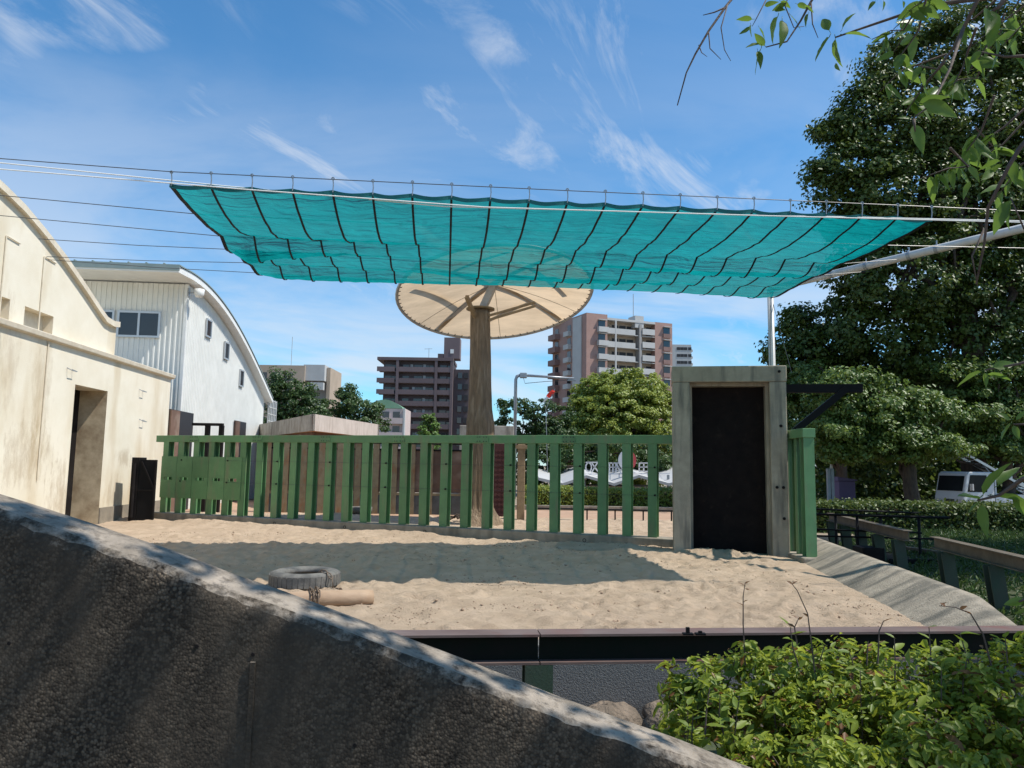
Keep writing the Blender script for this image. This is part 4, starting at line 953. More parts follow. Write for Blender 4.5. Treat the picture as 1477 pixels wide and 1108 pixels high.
def build_sail():
    root = thing('shade_sail', 'turquoise shade cloth with black straps stretched on wires above the enclosure', 'shade sail', (NL+FR)/2)
    nu, nv = 240, 70; V = np.zeros((nv, nu, 3))
    for j in range(nv):
        for i in range(nu): V[j, i] = sail_pt(i/(nu-1), j/(nv-1))
    i = np.arange(nv-1)[:, None]*nu+np.arange(nu-1)[None]; F = np.stack([i, i+1, i+nu+1, i+nu], -1).reshape(-1, 4)
    w = WL[root]; cl = link(fast_mesh('cloth', V.reshape(-1, 3)-np.array(w), F, 'shade_cloth', None, True), 'cloth', root, w)
    # straps, hooks
    for k in range(21):
        u = k/20; u = min(max(u, 0.002), 0.998); mb = MB(); vv = np.linspace(0, 1, 60); V = []; hw = 0.016 if 0 < k < 20 else 0.03
        for v in vv:
            p = sail_pt(u, v)+Vector((0, 0, -0.022)); V += [p+Vector((-hw, 0, 0)), p+Vector((hw, 0, 0)), p+Vector((hw, 0, 0.008)), p+Vector((-hw, 0, 0.008))]
        n = len(vv); mb.add(V, [(4*i+j, 4*i+(j+1) % 4, 4*i+4+(j+1) % 4, 4*i+4+j) for i in range(n-1) for j in range(4)])
        st = mb.build('strap', 'strap', root)
        p = sail_pt(u, 0); wz = p+Vector((0, -0.02, 0.17))
        MB().tube([p+Vector((0, 0, -0.02)), p+Vector((0.008, -0.01, 0.08)), wz], 0.008, 5).build('hook', 'galv', st)
        MB().tube([wz+Vector((0.018*math.cos(t), 0, 0.018*math.sin(t))) for t in np.linspace(0, 6.28, 9)], 0.008, 5, False).build('hook_ring', 'galv', st)
    mb = MB(); V = []
    for u in np.linspace(0, 1, 201):
        p = sail_pt(u, 0); V += [p+Vector((0, 0, 0.012)), p+Vector((0, 0.005, -0.045))]
    mb.add(V, [(2*i, 2*i+1, 2*i+3, 2*i+2) for i in range(200)]); mb.build('hem', 'hem', root)
    # wires carrying it
    grp = 'steel wires carrying the shade cloth'
    rows = [((0, 228), 0.0), ((0, 281), 0.27), ((0, 310), 0.50), ((80, 346), 0.66), ((90, 371), 0.84), ((90, 376), 1.0)]
    for k, ((px, py), v) in enumerate(rows):
        a = sail_pt(0.002, v); b = sail_pt(0.998, v); a.z = b.z = ZS+(0.10 if k == 0 else -0.045)
        if k == 0: a = sail_pt(0, 0)+Vector((0, -0.02, 0.17)); b = sail_pt(1, 0)+Vector((0, -0.02, 0.17))
        l = at_y(px, py, a.y-(0.2 if k < 3 else 0)); d = (l-a).normalized(); 
        le = a+d*((l-a).length+(9 if k < 3 else 0.3))
        rb = b+(b-a).normalized()*(6 if k < 2 else 1.2); rb.z = ZS+0.1
        if k >= 4: rb = BEAM(1-v+0.02)
        ww = MB().tube([le, a.lerp(le, 0.5)+Vector((0, 0, -0.02)), a, a.lerp(b, 0.5)+Vector((0, 0, -0.01)), b, rb], 0.0065, 5)
        ww.build('carrying_wire', 'wire', label=('thin steel wire holding the hooks along the hooked hem of the shade cloth', 'thin steel wire under the shade cloth, second from the hooked hem', 'thin steel wire under the shade cloth, third from the hooked hem', 'thin steel wire under the shade cloth, fourth from the hooked hem', 'thin steel wire under the shade cloth, next to the unhooked edge', 'thin steel wire along the unhooked edge of the shade cloth')[k], cat='wire', group=grp)
    for (pa, pb, pc, yy) in (((0, 235), (640, 298), (1477, 319), 9.9), ((0, 244), (700, 299), (1477, 321), 9.7)):
        a = at_y(*pa, yy); m_ = at_y(*pb, yy+0.3); c_ = at_y(*pc, yy+0.9); le = a+(a-m_)*0.5; re = c_+(c_-m_)*0.4
        MB().tube([le, a, a.lerp(m_, 0.5)+Vector((0, 0, -0.015)), m_, m_.lerp(c_, 0.5)+Vector((0, 0, -0.01)), c_, re], 0.009, 5).build('white_rope', 'rope', label='white pull rope tied off at the hooked corner of the shade cloth' if yy == 9.9 else 'white pull rope crossing over the shade cloth just below its hooked hem', cat='rope', group='white ropes of the shade cloth')
B0 = at_y(1111, 417, 16.3); B1 = at_z(1477, 329, ZS+0.25)
def BEAM(t): return B0.lerp(B1, t)
def build_poles():
    d = (B1-B0).normalized(); e = B1+d*3.2
    root = thing('pole_frame', 'white tubular beam and upright pole holding the shade cloth wires', 'pole', (B0.x, B0.y, 0))
    MB().tube([B0, e], 0.075, 14).build('beam', 'white_steel', root, True)
    MB().tube([(B0.x+0.02, B0.y, -0.2), (B0.x, B0.y, B0.z)], 0.07, 12).build('upright', 'white_steel', root, True)
    MB().tube([(e.x, e.y, -0.4), (e.x, e.y, e.z)], 0.075, 12).build('upright', 'white_steel', root, True)
    for t in (0.12, 0.3, 0.45, 0.62, 0.72):
        p = BEAM(t); MB().tube([p-d*0.03, p+d*0.03], 0.085, 12).build('clamp', 'galv', root)
        MB().tube([p+Vector((0, 0, 0.08)), p+Vector((0, 0, 0.16))], 0.012, 5).build('eye_bolt', 'galv', root)
    for dx in (-0.12, 0.2): 
        MB().tube([B0+Vector((0, 0, -0.1)), (B0.x+dx*1.4, B0.y-0.4, GTOP+0.02)], 0.006, 4).build('guy_wire', 'wire', root)
build_poles(); build_sail()

# ================================================================== TYRE, LOG
def build_toys():
    p = at_z(428, 851, 0.03); R_ = 0.47; w = 0.215; tilt = R(3)
    root = thing('truck_tyre', 'worn grey truck tyre lying flat on the sand with a chain', 'tyre', (p.x, p.y+R_*0.8, 0.01))
    prof = []
    prof = [(R_-0.20, 0.06), (R_-0.19, 0.025), (R_-0.15, 0.006), (R_-0.08, 0.0), (R_-0.025, 0.018), (R_-0.004, 0.045), (R_, 0.08), (R_, w-0.08), (R_-0.004, w-0.045), (R_-0.025, w-0.018), (R_-0.08, w), (R_-0.15, w-0.006), (R_-0.19, w-0.025), (R_-0.20, w-0.06), (R_-0.185, w-0.075), (R_-0.06, w-0.06), (R_-0.03, w/2), (R_-0.06, 0.06), (R_-0.185, 0.075), (R_-0.20, 0.06)]
    c = Vector((p.x, p.y+R_*0.8, 0.02))
    MB().lathe(prof, c, 72).build('carcass', 'rubber', root, True)
    tr = MB().box(-0.030, 0.030, -0.012, 0.012, -0.07, 0.07).mesh('tread_block', 'rubber')
    for k in range(40):
        t = 2*math.pi*k/40; link(tr, 'tread_block', root, c+Vector((math.cos(t)*(R_-0.009), math.sin(t)*(R_-0.009), w/2)), (R(12 if k % 2 else -12)*0, 0, t+math.pi/2))
    # log in front
    a = at_z(395, 868, 0.105); b = at_z(537, 860, 0.105); a.z = b.z = 0.105
    a2 = a+(a-b)*0.15
    lg = thing('log', 'pale stripped log lying on the sand in front of the tyre', 'log', (a+b)/2-Vector((0, 0, 0.1)))
    pts = [a2.lerp(b, t)+Vector((0, 0, 0.012*math.sin(t*5))) for t in np.linspace(0, 1, 10)]
    MB().tube(pts, [0.07, 0.08, 0.085, 0.09, 0.093, 0.096, 0.098, 0.098, 0.096, 0.09], 16).build('stem', 'log', lg, True)
    def link_mesh():
        n = 14; pts = []
        for k in range(n+1):
            t = 2*math.pi*k/n; x = 0.038*math.cos(t)+(0.018 if math.cos(t) > 0 else -0.018); pts.append((x, 0.022*math.sin(t), 0))
        return MB().tube(pts, 0.008, 6, False).mesh('chain_link', 'chain', True)
    lm = link_mesh()
    def chain(owner, pts):
        pts = [Vector(q) for q in pts]
        P = []; 
        for q, r in zip(pts[:-1], pts[1:]):
            k = max(1, int((r-q).length/0.075)); P += [q.lerp(r, i/k) for i in range(k)]
        P.append(pts[-1])
        for i, (q, r) in enumerate(zip(P[:-1], P[1:])):
            d = (r-q); rot = (Matrix.Rotation(0, 3, 'X')); quat = d.to_track_quat('X', 'Z').to_matrix() @ Matrix.Rotation(math.pi/2*(i % 2)+0.3, 3, 'X')
            link(lm, 'chain_link', owner, (q+r)/2, quat.to_euler())
    e = c+Vector((R_*0.78, -R_*0.55, 0))
    chain(root, [c+Vector((R_*0.45, -R_*0.3, w-0.06)), c+Vector((R_*0.55, -R_*0.42, w+0.02)), e+Vector((0, 0, w+0.01)), e+Vector((0.08, -0.06, w-0.07)), e+Vector((0.1, -0.09, 0.03)), e+Vector((0.22, -0.12, 0.02)), e+Vector((0.2, -0.2, 0.03))])
    m_ = a2.lerp(b, 0.42)
    ax = (b-a2).normalized(); sd = Vector((-ax.y, ax.x, 0))
    chain(lg, [m_+sd*0.12*math.cos(t)+Vector((0, 0, 0.122*math.sin(t)))+ax*0.05*t/3 for t in np.linspace(-0.3, 3.6, 8)] )
    chain(lg, [m_+ax*0.1+sd*0.13*math.cos(t)+Vector((0, 0, 0.128*math.sin(t))) for t in np.linspace(0.2, 3.2, 7)])
build_toys()

# ================================================================== MOAT BARRIER, RAILING, GRATING
def build_barrier():
    ztop = 0.56
    pl = at_z(560, 913, ztop); pr = at_z(1477, 906, ztop); d = (pr-pl); d.z = 0; d.normalize(); n = Vector((d.y, -d.x, 0))
    a = pl-d*3.2; b = pl+d*((6.25-pl.x)/d.x)
    root = thing('front_barrier', 'dark steel I-beam barrier rail on green posts before the moat', 'barrier', (a+b)/2*1.0)
    h = 0.2; w = 0.17
    prof = [(-w/2, -h), (w/2, -h), (w/2, -h+0.014), (0.008, -h+0.014), (0.008, -0.014), (w/2, -0.014), (w/2, 0), (-w/2, 0), (-w/2, -0.014), (-0.008, -0.014), (-0.008, -h+0.014), (-w/2, -h+0.014)]
    jt = (at_z(778, 913, ztop)-a).dot(d); L = (b-a).length
    for s, e in ((0, jt-0.004), (jt+0.004, L)): 
        MB().prism([(-w/2, -0.016), (w/2, -0.016), (w/2, 0), (-w/2, 0)], a+d*s, n, (0, 0, 1), d*(e-s)).build('top_flange', 'rail_brown', root)
        MB().prism([(-0.008, -h+0.0162), (0.008, -h+0.0162), (0.008, -0.0162), (-0.008, -0.0162)], a+d*s, n, (0, 0, 1), d*(e-s)).build('web', 'web_shaded', root)
        MB().prism([(-w/2, -h), (w/2, -h), (w/2, -h+0.016), (-w/2, -h+0.016)], a+d*s, n, (0, 0, 1), d*(e-s)).build('bottom_flange', 'rail_brown', root)
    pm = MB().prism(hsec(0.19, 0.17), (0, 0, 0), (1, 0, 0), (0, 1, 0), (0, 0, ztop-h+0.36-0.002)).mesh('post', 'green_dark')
    ps = (at_pl(775, 975, a, n)-a).dot(d)
    for k in range(-2, 3):
        t = ps+k*2.15
        if 0.1 < t < L: 
            p = a+d*t; link(pm, 'post', root, (p.x, p.y, -0.36), (0, 0, math.atan2(d.y, d.x)))
    for px in (992, 1010):
        q = at_z(px, 915, ztop+0.003); mb = MB().box(q.x-0.035, q.x+0.035, q.y-0.02, q.y+0.02, ztop, ztop+0.012); mb.box(q.x-0.012, q.x+0.012, q.y-0.01, q.y+0.01, ztop+0.012, ztop+0.05 if px == 992 else ztop+0.025); mb.build('clip', 'black_rail', root)
    # right-hand barrier, in two runs with a gap for the bridge
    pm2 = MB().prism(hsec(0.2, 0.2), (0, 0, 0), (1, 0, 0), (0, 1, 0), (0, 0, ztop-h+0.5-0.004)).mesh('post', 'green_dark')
    for (y0, y1, lab, n_) in ((5.75, 13.4, 'weathered rail on dark green posts along the shaded moat side', 5), (14.6, 20.2, 'farther weathered rail on dark slanted posts beyond the black railing', 5)):
        A = Vector((barrier_x(y0), y0, 0)); B = Vector((barrier_x(y1), y1, 0)); dd = (B-A).normalized(); nn = Vector((dd.y, -dd.x, 0))
        r = thing('side_barrier', lab, 'barrier', (A+B)/2)
        MB().prism(prof, A+Vector((0, 0, ztop)), nn, (0, 0, 1), B-A).build('rail', 'rail_wood', r)
        for k in range(n_):
            p = A+(B-A)*((k+0.3)/(n_-0.3)); link(pm2, 'post', r, (p.x, p.y, -0.5), (0, R(6), math.atan2(dd.y, dd.x)+math.pi/2))
build_barrier()
def build_railing():
    y0 = 17.6
    def P(px, py): return at_y(px, py, y0+(px-1180)*-0.006)
    root = thing('black_railing', 'black tubular handrail crossing the moat beside the green fence', 'railing', (8.0, 17, -1.0))
    for k, (py0, py1, r) in enumerate(((734, 740, 0.022), (742, 747, 0.03), (763, 769, 0.02), (773, 778, 0.022))):
        pxe = (1325, 1370, 1330, 1365)[k]; MB().tube([P(1140, py0-1), P(pxe, py1)], r, 7).build('rail', 'black_rail', root, True)
    for px in (1205, 1236, 1270, 1325):
        t = P(px, 744); bt = Vector((t.x, t.y, -1.15)); MB().tube([bt, t], 0.032, 7).build('upright', 'black_rail', root, True)
    # grating bridge over the moat
    A = at_z(1274, 803, -0.15); q = thing('grating_bridge', 'dark steel grating platform over the moat behind the concrete bank', 'platform', (A.x+0.8, A.y, -0.3))
    x0, x1, yA, yB, z = A.x-0.15, A.x+1.35, A.y-0.55, A.y+0.75, -0.15
    for k in range(30):
        x = x0+(x1-x0)*(k+0.5)/30; MB().box(x-0.006, x+0.006, yA, yB, z-0.04, z).build('grating_bar', 'grating', q)
    for y in (yA-0.04, (yA+yB)/2, yB): MB().box(x0, x1, y, y+0.04, z-0.09, z-0.041 if y == (yA+yB)/2 else z+0.02).build('edge_angle', 'black_rail', q)
    for x in (x0, x1-0.06):
        for y in (yA, yB-0.06): MB().box(x, x+0.06, y, y+0.06, -1.16, z-0.092).build('leg', 'black_rail', q)
    MB().box(x0-0.5, x0-0.03, yA+0.1, yA+0.6, -1.16, 0.08).build('control_box', 'black_steel', None, bevel=0.02, label='black steel box beside the grating platform in the moat', cat='box')
    MB().bar((x1-0.6, yB+0.2, -0.02), (x1+0.7, yA+0.2, -0.12), 0.16, 0.06).build('loose_beam', 'rail_wood', label='loose grey timber beam lying beside the grating platform', cat='beam')
    MB().box(x1-0.5, x1+0.95, yA+0.1, yB+0.3, -1.16, -0.16).build('bridge_abutment', 'aggregate', label='concrete abutment at the outer end of the grating platform', cat='abutment')
build_railing()

# ================================================================== DISTANT BUILDINGS
def facade_frame(P, ex, n): 
    ex = Vector(ex).normalized(); n = Vector(n).normalized(); P = Vector(P)
    return lambda u, d, z: P+ex*u+n*d+Vector((0, 0, z))
def shared_box(w, d, h, m, name):
    return MB().box(0, w, -d, 0, 0, h).mesh(name, m)
def build_brown_block():
    Y = 195.0; s = Y/F0
    L = at_y(546, 515, Y); Rr = at_y(653, 519, Y); zt = (L.z+Rr.z)/2; xL, xR = L.x, Rr.x; W = xR-xL; fl = 3.0
    root = thing('brown_apartment_block', 'dark mauve brown apartment block with long balconies and a roof tower', 'building', ((xL+xR)/2, Y+6, ZG))
    MB().box(xL+1.2, xR, Y+1.7, Y+13, -0.2, zt-0.5).build('wall', 'mauve', root)
    MB().box(xL-0.3, xR+0.2, Y-0.2, Y+13.2, zt-0.55, zt+0.25).build('roof_slab', 'mauve_band', root)
    nf = int((zt-1)/fl); b1 = W*0.26; b2 = W*0.78
    px_m = MB().box(-0.35, 0.35, -0.15, 1.7, -0.2, zt-0.56).mesh('pier', 'mauve_band')
    for x in (xL+b1, xL+b2, xR-0.2): link(px_m, 'pier', root, (x, Y, 0))
    bands = [MB().box(0, b1-0.4, -0.1, 0.15, 0, 1.25).mesh('balcony', 'mauve_band'), MB().box(0, b2-b1-0.75, -0.1, 0.15, 0, 1.25).mesh('balcony', 'mauve_band'), MB().box(0, W-b2-0.9, -0.1, 0.15, 0, 1.25).mesh('balcony', 'mauve_band')]
    slab = MB().box(0.3, W-0.2, 0.16, 1.69, -0.12, 0.1).mesh('floor_slab', 'mauve_band')
    wins = [MB().box(0, w, -0.06, 0.0, 0, h).mesh('window', 'glass') for w, h in ((1.7, 1.9), (1.0, 1.2), (2.2, 1.9))]
    pale = MB().box(0, 0.7, -0.12, 0.0, 0, 1.1).mesh('curtain', 'pale_wall')
    for k in range(nf):
        z = zt-0.55-fl*(k+1)
        if z < -0.5: break
        link(slab, 'floor_slab', root, (xL, Y, z))
        for m, x in zip(bands, (xL-0.3, xL+b1+0.37, xL+b2+0.37)): link(m, 'balcony', root, (x, Y, z))
        for x, w in ((xL+1.6, 0), (xL+3.4, 1), (xL+b1+1.2, 0), (xL+b1+4.2, 2), (xL+b1+7.2, 1), (xL+b2-1.9, 1), (xL+b2+0.9, 0), (xL+b2+2.9, 1)):
            link(wins[w], 'window', root, (x, Y+1.695, z+0.12+(0.6 if w == 1 else 0)))
        if k % 2 == 0: link(pale, 'curtain', root, (xL+b1+3.2+k*0.3, Y+1.69, z+1.0))
        link(pale, 'curtain', root, (xL+b1+6.6, Y+1.69, z+1.05))
    # side wing with window stack
    wx0, wx1 = xR+0.1, at_y(678, 530, Y).x; wz = at_y(665, 531, Y).z
    MB().box(wx0, wx1, Y+3, Y+14, -0.2, wz).build('wing', 'mauve', root)
    for k in range(int(wz/fl)):
        for q in (0, 1): 
            z = wz-2.4-k*fl; MB().box(wx0+1.2+q*1.6, wx0+2.3+q*1.6, Y+2.6, Y+2.99, z, z+1.5).build('window', 'dark_open' if q else 'glass', root)
            
    # roof tower
    tx0, tx1 = at_y(640, 500, Y).x, at_y(663, 500, Y).x; tz = at_y(650, 486, Y).z
    tw = MB().box(tx0, tx1, Y+1.0, Y+6, zt+0.26, tz).build('roof_tower', 'mauve_band', root)
    MB().box((tx0+tx1)/2-0.4, (tx0+tx1)/2+0.5, Y+0.9, Y+0.99, zt+1.6, zt+2.7).build('window', 'white_paint', tw)
    MB().box(tx0-1.6, tx0-0.1, Y+1, Y+4, zt+0.26, zt+1.5).build('plant_room', 'mauve', root)
    ax_ = at_y(617, 500, Y).x; mb = MB().tube([(ax_, Y+3, zt+0.25), (ax_, Y+3, zt+3.2)], 0.06, 5); mb.bar((ax_-1.2, Y+3, zt+3.0), (ax_+0.9, Y+3, zt+3.1), 0.08, 0.08); mb.build('aerial', 'galv', root)
build_brown_block()
def build_pink_block():
    Y = 160.0; c = at_y(846, 451, Y); zt = c.z; fl = 3.0
    e1 = Vector((0.93, 0.37, 0)).normalized(); n1 = Vector((e1.y, -e1.x, 0))        # right-hand facade
    e2 = Vector((-0.40, 0.92, 0)).normalized(); n2 = Vector((-e2.y, e2.x, 0))       # left-hand facade
    C = Vector((c.x, Y, 0)); L1 = (at_pl(971, 520, C, n1)-C).dot(e1); L2 = (at_pl(797, 520, C, n2)-C).dot(e2)
    root = thing('pink_apartment_block', 'pink tiled apartment block with white balcony bands behind the round tree', 'building', C+e1*L1/2+e2*L2/2)
    def U(px): return (at_pl(px, 520, C, n1)-C).dot(e1)
    def U2(px): return (at_pl(px, 520, C, n2)-C).dot(e2)
    A1 = facade_frame(C, e1, n1); A2 = facade_frame(C, e2, n2); Z = Vector((0, 0, 1))
    ua, ub, uc, ud, ue_ = U(876), U(917), U(926), U(946), L1
    MB().fbox(C+Vector((0, 0, -0.2)), e1*ua, e2*L2, Z*(zt+0.2)).build('front_block', 'pink_tile', root)
    MB().fbox(C+e1*ua-n1*1.9+Vector((0, 0, -0.2)), e1*(ud-ua), e2*(L2-1.9), Z*(zt-0.9)).build('gallery_block', 'tan_wall', root)
    MB().fbox(C+e1*ud-n1*0.3+Vector((0, 0, -0.2)), e1*(L1-ud), e2*(L2-0.3), Z*(zt-0.3)).build('end_block', 'pink_tile', root)
    MB().fbox(C+e1*(ua+0.05)-n1*0.1+Vector((0, 0, zt-1.1)), e1*(ud-ua-0.1), -n1*2.2, Z*0.5).build('roof_edge', 'pale_wall', root)
    MB().fbox(C+e1*ub-n1*0.2+Vector((0, 0, zt-2.2)), e1*(uc-ub+0.6), -n1*3, Z*2.7).build('lift_tower', 'pale_wall', root)
    MB().fbox(C+e1*(uc-0.6)-n1*0.05+Vector((0, 0, -0.2)), e1*0.6, -n1*1.8, Z*(zt-1.2)).build('shaft', 'mid_grey', root)
    MB().fbox(C+e1*(ua+(ub-ua)*0.28)-n1*0.02+Vector((0, 0, -0.2)), e1*0.35, -n1*0.4, Z*(zt-0.9)).build('column', 'pale_wall', root)
    nf = int(zt/fl)
    bx = lambda w, d, h, m, nm, e, n: MB().fbox((0, 0, 0), e*w, n*d, Z*h).mesh(nm, m)
    band = bx(ub-ua-0.1, -0.2, 1.25, 'pale_wall', 'gallery_band', e1, n1); slab = bx(ud-ua-0.2, -1.6, 0.15, 'pale_wall', 'floor_slab', e1, n1)
    stair = bx(ud-uc-0.4, -0.2, 1.3, 'pale_wall', 'stair_band', e1, n1); dk = bx(1.6, 0.05, 1.7, 'dark_open', 'opening', e1, n1)
    dk2 = bx(1.5, 0.06, 2.0, 'dark_open', 'opening', e1, n1); win = bx(1.7, 0.08, 1.4, 'glass', 'window', e1, n1); sill = bx(1.9, 0.25, 0.9, 'brown_tile', 'window_panel', e1, n1)
    balc = bx(2.4, 1.0, 1.15, 'pale_wall', 'balcony', e1, n1); hood = bx(2.0, 0.7, 0.15, 'pale_wall', 'hood', e1, n1)
    lb = bx(3.6, 1.3, 1.3, 'brown_tile', 'balcony', e2, n2); lw = bx(1.6, 0.06, 1.7, 'glass', 'window', e2, n2); lb2 = bx(2.4, 0.9, 1.1, 'pale_wall', 'balcony', e2, n2)
    um = (U2(853-18)); 
    for k in range(nf):
        z = zt-1.1-fl*(k+1)
        if z < -0.5: break
        zz = Vector((0, 0, z))
        link(band, 'gallery_band', root, C+e1*(ua+0.05)-n1*0.05+zz); link(slab, 'floor_slab', root, C+e1*(ua+0.1)-n1*0.26+zz-Z*0.0)
        link(stair, 'stair_band', root, C+e1*(uc+0.1)+n1*(0.15)+zz+Z*0.4)
        for q in range(3): link(dk, 'opening', root, C+e1*(ua+2.2+q*1.9)-n1*1.89+zz+Z*0.6)
        link(dk2, 'opening', root, C+e1*(ud-1.4)-n1*1.88+zz+Z*0.5)
        link(win, 'window', root, C+e1*(L1-2.4)-n1*0.29+zz+Z*1.1); link(sill, 'window_panel', root, C+e1*(L1-2.5)-n1*0.29+zz+Z*0.15); link(hood, 'hood', root, C+e1*(L1-2.55)-n1*0.28+zz+Z*2.52)
        link(balc, 'balcony', root, C+e1*(ua*0.5)+n1*0.01+zz); link(win, 'window', root, C+e1*(ua*0.5+0.3)+n1*0.005+zz+Z*1.25); link(hood, 'hood', root, C+e1*(ua*0.5+0.2)+n1*0.006+zz+Z*2.7)
        if k < nf: 
            link(lb, 'balcony', root, C+e2*(L2-3.7)+n2*0.01+zz); link(lw, 'window', root, C+e2*(L2-3.0)+n2*0.01+zz+Z*1.0)
            link(lb2, 'balcony', root, C+e2*(L2*0.42)+n2*0.01+zz); link(lw, 'window', root, C+e2*(L2*0.42+0.3)+n2*0.01+zz+Z*0.9)
    MB().fbox(C+e2*(L2*0.12)+n2*0.02+Vector((0, 0, -0.2)), e2*(L2*0.24), n2*0.25, Z*(zt-0.2)).build('grey_strip', 'pale_wall', root)
    MB().fbox(C+e2*(L2-4)+n2*0.0+Vector((0, 0, zt-0.3)), e2*4, n2*1.3, Z*0.3).build('roof_lip', 'pale_wall', root)
    p = at_y(914.5, 452, Y+5); MB().tube([(p.x, Y+6, zt-1), (p.x, Y+6, at_y(914, 424, Y+6).z)], 0.07, 5).build('lightning_rod', 'mid_grey', root)
build_pink_block()
def build_far_small():
    Y = 330.0; a = at_y(975, 497, Y); b = at_y(997, 497, Y)
    root = thing('white_tower_block', 'distant white tower block beside the pink apartments', 'building', ((a.x+b.x)/2, Y+5, ZG))
    MB().box(a.x-8, b.x, Y, Y+12, -0.2, a.z).build('wall', 'pale_wall', root)
    w = MB().box(0, 1.5, -0.1, 0, 0, 1.3).mesh('window', 'dark_open')
    for k in range(14):
        for q in range(4): link(w, 'window', root, (b.x-6.5+q*1.6+(0.3 if q > 2 else 0), Y, a.z-2.5-k*3.1))
    for k in range(14): MB().box(b.x, b.x+0.9, Y+1, Y+5, a.z-3-k*3.1, a.z-2-k*3.1).build('balcony', 'pale_wall', root)
    # left block with outside stairs
    Y = 150.0; x0 = at_y(368, 530, Y).x; x1 = at_y(440, 530, Y).x; zt = at_y(420, 527, Y).z; fl = 3.0
    root = thing('tan_school_block', 'tan block with pale zigzag outside stair behind the left trees', 'building', ((x0+x1)/2, Y+5, ZG))
    MB().box(x0-8, x1, Y, Y+12, -0.2, zt).build('wall', 'tan_wall', root)
    MB().box(x1+0.01, at_y(470, 530, Y).x, Y+3, Y+12, -0.2, zt-0.4).build('stair_core', 'mid_grey', root)
    xs1 = at_y(472, 530, Y).x; MB().box(xs1-0.5, xs1+0.2, Y+2, Y+12, -0.2, zt-0.1).build('end_pier', 'tan_wall', root)
    MB().box(x1-0.4, xs1-0.6, Y+0.4, Y+4, zt-3.0, zt+0.25).build('stair_top', 'pale_wall', root)
    for k in range(6):
        z = zt-4.9-k*fl*1.35
        MB().box(xs1-3.4, xs1-0.7, Y+0.1, Y+1.2, z, z+1.5).build('landing', 'pale_wall', root)
        MB().prism([(0, 0), (0, 1.3), (3.0, 3.2), (3.0, 1.9)], (x1-1.6, Y+0.2, z-1.6), (1, 0, 0), (0, 0, 1), (0, 0.2, 0)).build('stair_flight', 'pale_wall', root)
        MB().box(x1-2.6, x1-0.2, Y-0.4, Y-0.01, z-1.7, z-0.2).build('lower_landing', 'pale_wall', root)
    for k in range(6):
        for q in range(6): MB().box(x0-7+q*2.6, x0-5.3+q*2.6, Y-0.05, Y-0.01, zt-3.2-k*fl, zt-1.5-k*fl).build('window', 'glass', root)
    p = at_y(420, 525, Y+3).x; MB().tube([(p, Y+3, zt-0.3), (p, Y+3, at_y(420, 486, Y+3).z)], 0.05, 5).build('aerial', 'mid_grey', root)
    # pale house with green barrel roof
    Y = 140.0; x0 = at_y(536, 600, Y).x; x1 = at_y(584, 600, Y).x; zt = at_y(565, 589, Y).z; zr = at_y(562, 576, Y).z; s = Y/F0
    root = thing('green_roof_house', 'pale pink house with a green barrel roof before the brown block', 'building', ((x0+x1)/2, Y+4, ZG))
    MB().box(x0, x1, Y+0.8, Y+8, -0.2, zt).build('wall', 'pale_pink', root)
    pts = [(x0-0.1, zt+0.03)]+[(x0-0.1+(x1-x0-0.6)*t, zt+0.3+(zr-zt-0.3)*math.sin(math.pi*(0.15+0.85*t))) for t in np.linspace(0, 1, 12)]+[(x1-0.6, zt+0.03)]
    MB().prism(pts, (0, Y+0.7, 0), (1, 0, 0), (0, 0, 1), (0, 7, 0)).build('roof', 'dome_green', root)
    for k in range(4):
        z = zt-2.9-k*2.7; MB().box(x0+0.6, x1-0.3, Y-0.2, Y+0.75, z, z+1.1).build('balcony', 'pale_pink', root)
        for q in (0.3, 0.62): MB().box(x0+(x1-x0)*q, x0+(x1-x0)*q+1.3, Y+0.72, Y+0.79, z+1.15, z+2.3).build('window', 'glass', root)
    MB().box(x1-0.35, x1, Y-0.2, Y+0.79, -0.2, zt).build('pier', 'pale_wall', root)
build_far_small()

